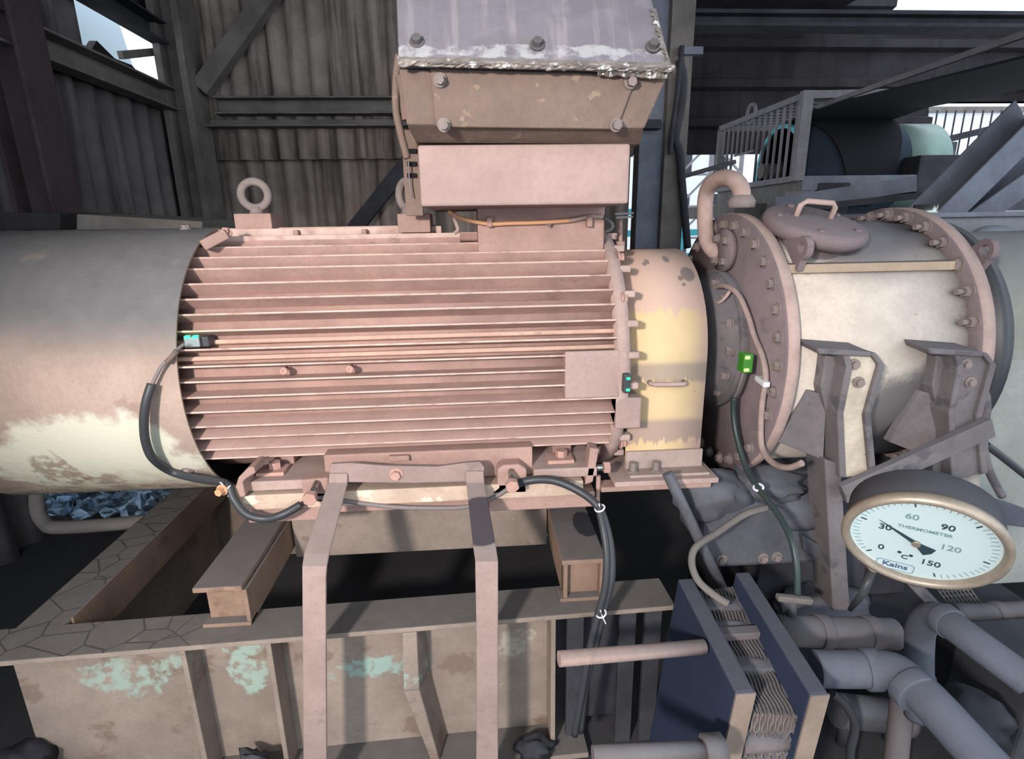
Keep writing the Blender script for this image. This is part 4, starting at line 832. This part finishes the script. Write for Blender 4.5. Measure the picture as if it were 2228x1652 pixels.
# ---- thermometer
tc = U(2006, 1186, .86); v = (O-tc).normalized()
rx = (rt-v*rt.dot(v)).normalized(); uu = v.cross(rx).normalized()
if uu.z < 0: uu = -uu
ca = R_(10); e1 = rx*math.cos(ca)-uu*math.sin(ca); e2 = uu*math.cos(ca)+rx*math.sin(ca)   # image major axis, and 'up' across it
be = R_(52.5); dn_ = (v*math.cos(be)-e2*math.sin(be)).normalized(); du = (e2*math.cos(be)+v*math.sin(be)).normalized()
RT = (153/F)*(tc-O).dot(fw)
th = thing('dial_thermometer', tc, 'large round dial thermometer with brass bezel reading about thirty-five degrees', 'thermometer')
MB().lathe([(-.085, 0), (-.085, RT*.86), (-.075, RT*.93), (-.02, RT*.95), (-.012, RT*.95)], tc, dn_, 64).build('case', m_steeld, th)
MB().lathe([(-.016, RT*.93), (-.016, RT*.985), (-.004, RT), (.004, RT*.98), (.006, RT*.92), (.0, RT*.885), (-.010, RT*.88)], tc, dn_, 80).build('bezel', m_brass, th)
fc = tc-dn_*.009
MB().lathe([(0, RT*.89), (0, .0)], fc, dn_, 64).build('dial', m_dial, th)
MB().lathe([(0, RT*.90), (0, .0)], tc+dn_*.002, dn_, 64).build('lens', m_lens, th)
def on_dial(px, py): return Un(px, py, fc, dn_)
tr = R_(9.5); ex1 = e1*math.cos(tr)-du*math.sin(tr); ex2 = ex1.cross(dn_)*-1
if ex2.dot(du) < 0: ex2 = -ex2
def ink(pts, width, name='tick', mat=m_ink, h=.0012):
    mb = MB(); 
    for a, b in pts: mb.bar(a+dn_*h/2, b+dn_*h/2, width, h, dn_)
    return mb
ang = lambda p: math.atan2((p-fc).dot(du), (p-fc).dot(e1))
A_0 = ang(on_dial(1897, 1196)); A_150 = ang(on_dial(2030, 1243)); 
if A_0 < 0: A_0 += 2*PI
sweep = A_0-A_150
if sweep < PI: sweep += 2*PI
rt_out = RT*.84
minor = []; major = []
for k in range(51):
    a = A_0-sweep*k/50; d = e1*math.cos(a)+du*math.sin(a)
    r1 = RT*(.73 if k % 10 == 0 else .765 if k % 5 else .745); (major if k % 10 == 0 else minor).append((fc+d*r1, fc+d*rt_out*(.96 if k % 10 == 0 else 1)))
ink(minor, RT*.008).build('minor_ticks', m_inkl, th); [ink([m_], RT*.018).build('major_tick', m_ink, th) for m_ in major]
def text(s, p, size, mat, name, bold=0., sx=1.):
    cu = bpy.data.curves.new(name, 'FONT'); cu.body = s; cu.align_x = 'CENTER'; cu.align_y = 'CENTER'; cu.size = size; cu.extrude = .0004; cu.offset = bold
    o = bpy.data.objects.new(name+'_src', cu); C.objects.link(o); bpy.context.view_layer.update()
    me = bpy.data.meshes.new_from_object(o.evaluated_get(bpy.context.evaluated_depsgraph_get())); bpy.data.objects.remove(o)
    n = bpy.data.objects.new(name, me); C.objects.link(n); me.materials.clear(); me.materials.append(mat)
    X = Matrix((ex1*sx, ex2, dn_)).transposed(); base = root_of(th).location
    for vv in me.vertices: vv.co = (p+dn_*.0006+X @ vv.co)-base
    n.parent = th; return n
sz = RT*.165
for s, px, py, m in (('0', 1917, 1190, m_ink), ('30', 1926, 1147, m_ink), ('60', 1985, 1125, m_inkl), ('90', 2063, 1149, m_ink), ('120', 2068, 1194, m_inkl), ('150', 2024, 1226, m_ink)):
    text(s, on_dial(px, py), sz, m, 'numeral', .0002)
text('THERMOMETER', on_dial(2012, 1155), RT*.090, m_inkl, 'lettering', .0002)
text('C', on_dial(1968, 1212), RT*.13, m_ink, 'unit_mark', .0002)
text('Kains', on_dial(1947, 1230), RT*.15, m_inkb, 'maker_lettering', .0003)
mb = MB(); lc_ = on_dial(1947, 1230.5); hw, hh, cr = RT*.235, RT*.10, RT*.045; P = []
for sx_, sy_, a0 in ((1, 1, 0), (-1, 1, 90), (-1, -1, 180), (1, -1, 270)):
    for k in range(5): a = R_(a0+k*22.5); P.append(lc_+ex1*(sx_*(hw-cr)+cr*math.cos(a))+ex2*(sy_*(hh-cr)+cr*math.sin(a)))
ink([(P[i], P[(i+1) % len(P)]) for i in range(len(P))], RT*.010).build('maker_border', m_inkl, th)
for px, py in ((1957, 1201), (1982, 1209)):
    q = on_dial(px, py); MB().cyl(q, q+dn_*.0014, RT*.025, 16).build('dial_screw', m_ink, th)
pt = on_dial(1913, 1128); hu = on_dial(1993, 1180); tl = on_dial(2022, 1200); d = (tl-pt).normalized(); sd = d.cross(dn_); hgt = dn_*.003
mb = MB(); mb.prism([pt+hgt, hu-sd*RT*.035+hgt, hu+sd*RT*.035+hgt], dn_*.001); mb.prism([hu-sd*RT*.03+hgt, tl-sd*RT*.105+hgt, tl+d*RT*.03+hgt, tl+sd*RT*.105+hgt, hu+sd*RT*.03+hgt], dn_*.001)
mb.build('needle', m_ink, th); MB().cyl(hu+hgt, hu+hgt+dn_*.004, RT*.055, 20).build('needle_hub', m_brass, th)
MB().tube([on_dial(1897, 1258)-dn_*.03, U(1880, 1288, .95), U(1850, 1326, 1.12)], [.010, .0085, .006], 10).build('stem', m_rubber, th)
MB().cyl(on_dial(1905, 1248)-dn_*.02, on_dial(1890, 1268)-dn_*.03, .011, 12).build('stem_nut', m_brass, th)

# ================================================================== CONVEYOR
XC = 2.86; yn = 5.0
gcx = thing('guard_cage', (XC, 5.8, 1.95), 'pale steel bar guard cage around the conveyor tail drum', 'cage')
zt_ = U(1755, 207, yn).z; zbm = U(1738, 388, yn).z; yf_ = 6.7
def cb_(a, b, w=.05): return MB().bar(a, b, w, w)
cb_((XC, yn, zt_), (XC, yf_, zt_)).build('top_rail', m_cage, gcx); cb_((XC, yn, zbm), (XC, yf_, zbm)).build('bottom_rail', m_cage, gcx)
MB().bar((XC, yn, zt_+.032), (XC, yn, zbm-.02), .09, .064, (0, 1, 0)).build('corner_post', m_cage, gcx); MB().bar((XC, yf_, zt_), (XC, yf_, zbm), .05, .05, (0, 1, 0)).build('corner_post', m_cage, gcx)
cb_((XC, yn, zt_), (4.1, yn, zt_+.02), .06).build('top_rail', m_cage, gcx); cb_((XC, yf_, zt_), (4.1, yf_, zt_), .05).build('top_rail', m_cage, gcx)
for k in range(1, 15):
    y = yn+(yf_-yn)*k/15; z0 = zbm+(.33 if 8 <= k <= 11 else 0); MB().bar((XC, y, zt_), (XC, y, z0), .022, .014, (0, 1, 0)).build('bar', m_cage, gcx)
MB().bar((XC, yn+(yf_-yn)*.5, zbm+.33), (XC, yn+(yf_-yn)*.76, zbm+.33), .02, .02).build('hatch_rail', m_cage, gcx)
for k in range(1, 10): MB().bar((XC+.02, yn+(yf_-yn)*k/10, zt_), (4.05, yn+(yf_-yn)*k/10, zt_+.02), .014, .014).build('top_bar', m_cage, gcx)
MB().torus((XC, yn+(yf_-yn)*.58, zt_+.03), (1, 0, 0), .09, .018, 20, 8).build('lifting_loop', m_cage, gcx)
DX0, DX1, DY, DR = 2.99, 4.45, 5.62, .42; DZ = U(1715, 372, DY).z
dm = thing('conveyor_drum', ((DX0+DX1)/2, DY, DZ), 'dark blue conveyor tail drum with cyan painted rim inside the cage', 'drum')
MB().cyl((DX0+.03, DY, DZ), (DX1-.4, DY, DZ), DR, 56).build('shell', m_drum, dm); MB().cyl((DX1-.4, DY, DZ), (DX1, DY, DZ), DR*.99, 56).build('drive_end', m_drumr, dm)
MB().lathe([(0, DR-.035), (0, DR+.004), (.035, DR+.004), (.035, DR-.035), (0, DR-.035)], (DX0, DY, DZ), (1, 0, 0), 56).build('rim', m_cyan, dm)
MB().lathe([(.03, .09), (.03, DR-.03)], (DX0, DY, DZ), (1, 0, 0), 56).build('end_disc', m_steeld, dm); MB().cyl((DX0-.16, DY, DZ), (DX0+.05, DY, DZ), .07, 20).build('shaft', m_steel, dm)
bx0, bx1 = DX0+.06, DX1-.42; bp_ = []
e0 = Vector((0, 2.6, 2.48))
for k in range(13):
    a = 0; bp_.append((DY+(DR+.012)*math.cos(a)*1., DZ+(DR+.012)*math.sin(a)))
bp_ = [(DY+(DR+.012)*math.cos(R_(a)), DZ+(DR+.012)*math.sin(R_(a))) for a in range(-70, 98, 12)]+[(5.1, DZ+DR+.05), (3.2, 2.44), (2.4, 2.53)]
vs = []; n = len(bp_)
for i_, (y, z) in enumerate(bp_):
    xl_ = bx0; vs += [(xl_, y, z), (bx1, y, z), (bx1, y, z+.015), (xl_, y, z+.015)]
be_ = thing('conveyor_belt', (3.5, 4, 2.4), 'black rubber conveyor belt rising toward the upper right', 'belt')
MB().add(vs, [(4*i+k, 4*i+(k+1) % 4, 4*i+4+(k+1) % 4, 4*i+4+k) for i in range(n-1) for k in range(4)]).build('belt', m_belt, be_)
vs = []; ks = list(range(96, 240, 8))
for i_, a in enumerate(ks):
    t = i_/(len(ks)-1); y, z = DY+(DR+.03)*math.cos(R_(a)), DZ+(DR+.03)*math.sin(R_(a)); a_, b_ = bx0+.9*t**.8*(bx1-bx0)*.55, bx1-.25*t*(bx1-bx0)
    vs += [(a_, y, z), (b_, y, z), (b_, y-.012, z+.004), (a_, y-.012, z+.004)]
MB().add(vs, [(4*i+k, 4*i+(k+1) % 4, 4*i+4+(k+1) % 4, 4*i+4+k) for i in range(len(ks)-1) for k in range(4)]).build('skirt', m_belt, be_)
cf = thing('conveyor_stand', (3.4, 5, 1.2), 'grey steel frame carrying the conveyor drum and belt', 'frame')
MB().bar((bx0-.02, 5.1, DZ+DR+.06), (bx0-.02, 2.4, 2.56), .03, .035).build('stringer', m_cage, cf)
zs = U(1850, 398, 5.05).z
MB().bar((XC+.05, 5.05, zs), (4.7, 5.05, zs), .08, .12).build('cross_beam', m_bluest, cf)
MB().bar(U(1690, 445, 4.9), U(1990, 400, 4.6), .08, .12).build('cross_beam', m_bluest, cf); MB().bar(U(1700, 458, 4.7), U(2010, 425, 4.5), .06, .05).build('cross_beam', m_steeld, cf)
MB().box((XC-.05, yn-.02, zs-.28), (XC+.18, yn+.1, zs-.06)).build('bearing_block', m_cage, cf, .02); MB().box((XC+.2, yn, zs-.3), (XC+.5, yn+.3, zs)).build('motor_mount', m_steeld, cf, .01)
MB().box((XC+.02, yn, zbm-.42), (XC+.04, yf_, zbm-.025)).build('side_plate', m_steel, cf, .003); MB().bar((XC-.3, yn+.2, zs-.22), (XC-.3, yf_, zs-.22), .3, .12).build('side_rail', m_steel, cf)
for xx in (XC+.3, 4.4): MB().bar((xx, 5.3, 0), (xx, 5.3, zs), .14, .14, (0, 1, 0)).build('leg', m_steeld, cf)
MB().box(tuple(U(1990, 420, 5.0)), tuple(U(2040, 345, 5.3))).build('drum_bracket', m_steeld, cf, .01)
def chan(a, b, w, lab):
    tag(MB().ibeam(a, b, .16, w, .014, (0, 1, .2), 'C').build('channel_beam', m_bluest, None, .003), lab, 'beam')
chan(U(1975, 520, 3.5), U(2260, 235, 3.5), .24, 'inclined dark channel beam nearest the tank at the right edge')
chan(U(2060, 500, 3.75), U(2300, 330, 3.75), .2, 'second inclined channel beam crossing below the first at the right edge')

# ================================================================== LEFT EDGE AND DEBRIS
tag(MB().hexa([U(-60, 462, 2.4), U(130, 464, 2.4), U(130, 500, 2.4), U(-60, 500, 2.4)], [p+Vector((0, .5, .01)) for p in (U(-60, 462, 2.4), U(130, 464, 2.4), U(130, 500, 2.4), U(-60, 500, 2.4))]).build('board', m_sheetd, None, .003), 'dark board edge behind the cowl at the left edge', 'board')
tag(MB().hexa([U(135, 464, 2.5), U(440, 482, 2.5), U(440, 500, 2.5), U(150, 500, 2.5)], [p+Vector((0, .4, .01)) for p in (U(135, 464, 2.5), U(440, 482, 2.5), U(440, 500, 2.5), U(150, 500, 2.5))]).build('sheet_offcut', m_steel, None, .003), 'grey sheet offcut lying behind the fan cowl', 'sheet')
pp = thing('floor_pipe', U(200, 1140, 2.2), 'grey bent pipe on the left below the cowl', 'pipe')
MB().tube([U(x, y, yy) for x, y, yy in ((80, 1050, 2.3), (82, 1110, 2.25), (100, 1140, 2.22), (130, 1148, 2.2), (280, 1138, 2.2), (420, 1120, 2.2))], .028, 14, sub=6).build('pipe_run', m_steel, pp)
vs = []; nn = 26
for i in range(nn):
    for j in range(10):
        q = U(90+i*13, 1062+j*6.5, 2.75-j*.04); nz = noise.noise(Vector((i*.45, j*.7, 1))); vs.append(q+Vector((0, nz*.10, .05*noise.noise(Vector((i*.9, j*1.1, 7))))))
mb = MB(); o = len(vs); fs = [(i*10+j, i*10+j+1, i*10+11+j, i*10+10+j) for i in range(nn-1) for j in range(9)]
tag(mb.add(vs+[v_+Vector((0, .02, -.01)) for v_ in vs], fs+[tuple(k+o for k in reversed(f)) for f in fs]).build('plastic_sheeting', m_tarp), 'crumpled blue plastic sheeting seen below the fan cowl', 'sheeting')
tag(MB().box((-4, 3.2, 0), (-1.5, 3.5, .75)).build('low_wall', m_floor, None, .02), 'dark low wall behind the base frame at left', 'wall')
tag(MB().lump((-1.33, 1.30, .10), (.10, .08, .10), 2, .5).build('rag', m_coal), 'black crumpled rag on the floor at the lower left corner', 'rag')
q = U(545, 1635, 1.30); tag(MB().lump((q.x, 1.30, .085), (.05, .04, .06), 5, .6).build('rag', m_steeld), 'dark rag draped on the base flange between two stiffeners', 'rag')
q = U(1160, 1595, 1.33); tag(MB().lump((q.x, 1.33, .06), (.06, .04, .03), 8, .5).build('rubble', m_coal), 'small dusty rubble on the base flange right of the right strap', 'rubble')

# repeats share a group
for nm, gname in (('jack_bolt', 'jack bolts of the motor base'), ('wall_girt', 'girts of the back wall'), ('wall_rail', 'rails of the left wall'), ('wall_brace', 'braces of the back wall'), ('vibration_sensor', 'vibration sensors with green lights'), ('channel_beam', 'inclined channel beams'), ('pedestal_beam', 'pedestal beams under the motor'), ('rag', 'dark rags'), ('hanging_cable', 'cables at the right edge'), ('debris', 'dusty debris under the gear housing'), ('industrial_building', 'buildings outside'), ('elbow_pipe', 'grey elbow pipes'), ('steel_column', 'shed columns')):
    for o in C.objects:
        if o.parent is None and o.name.split('.')[0] == nm: o['group'] = gname
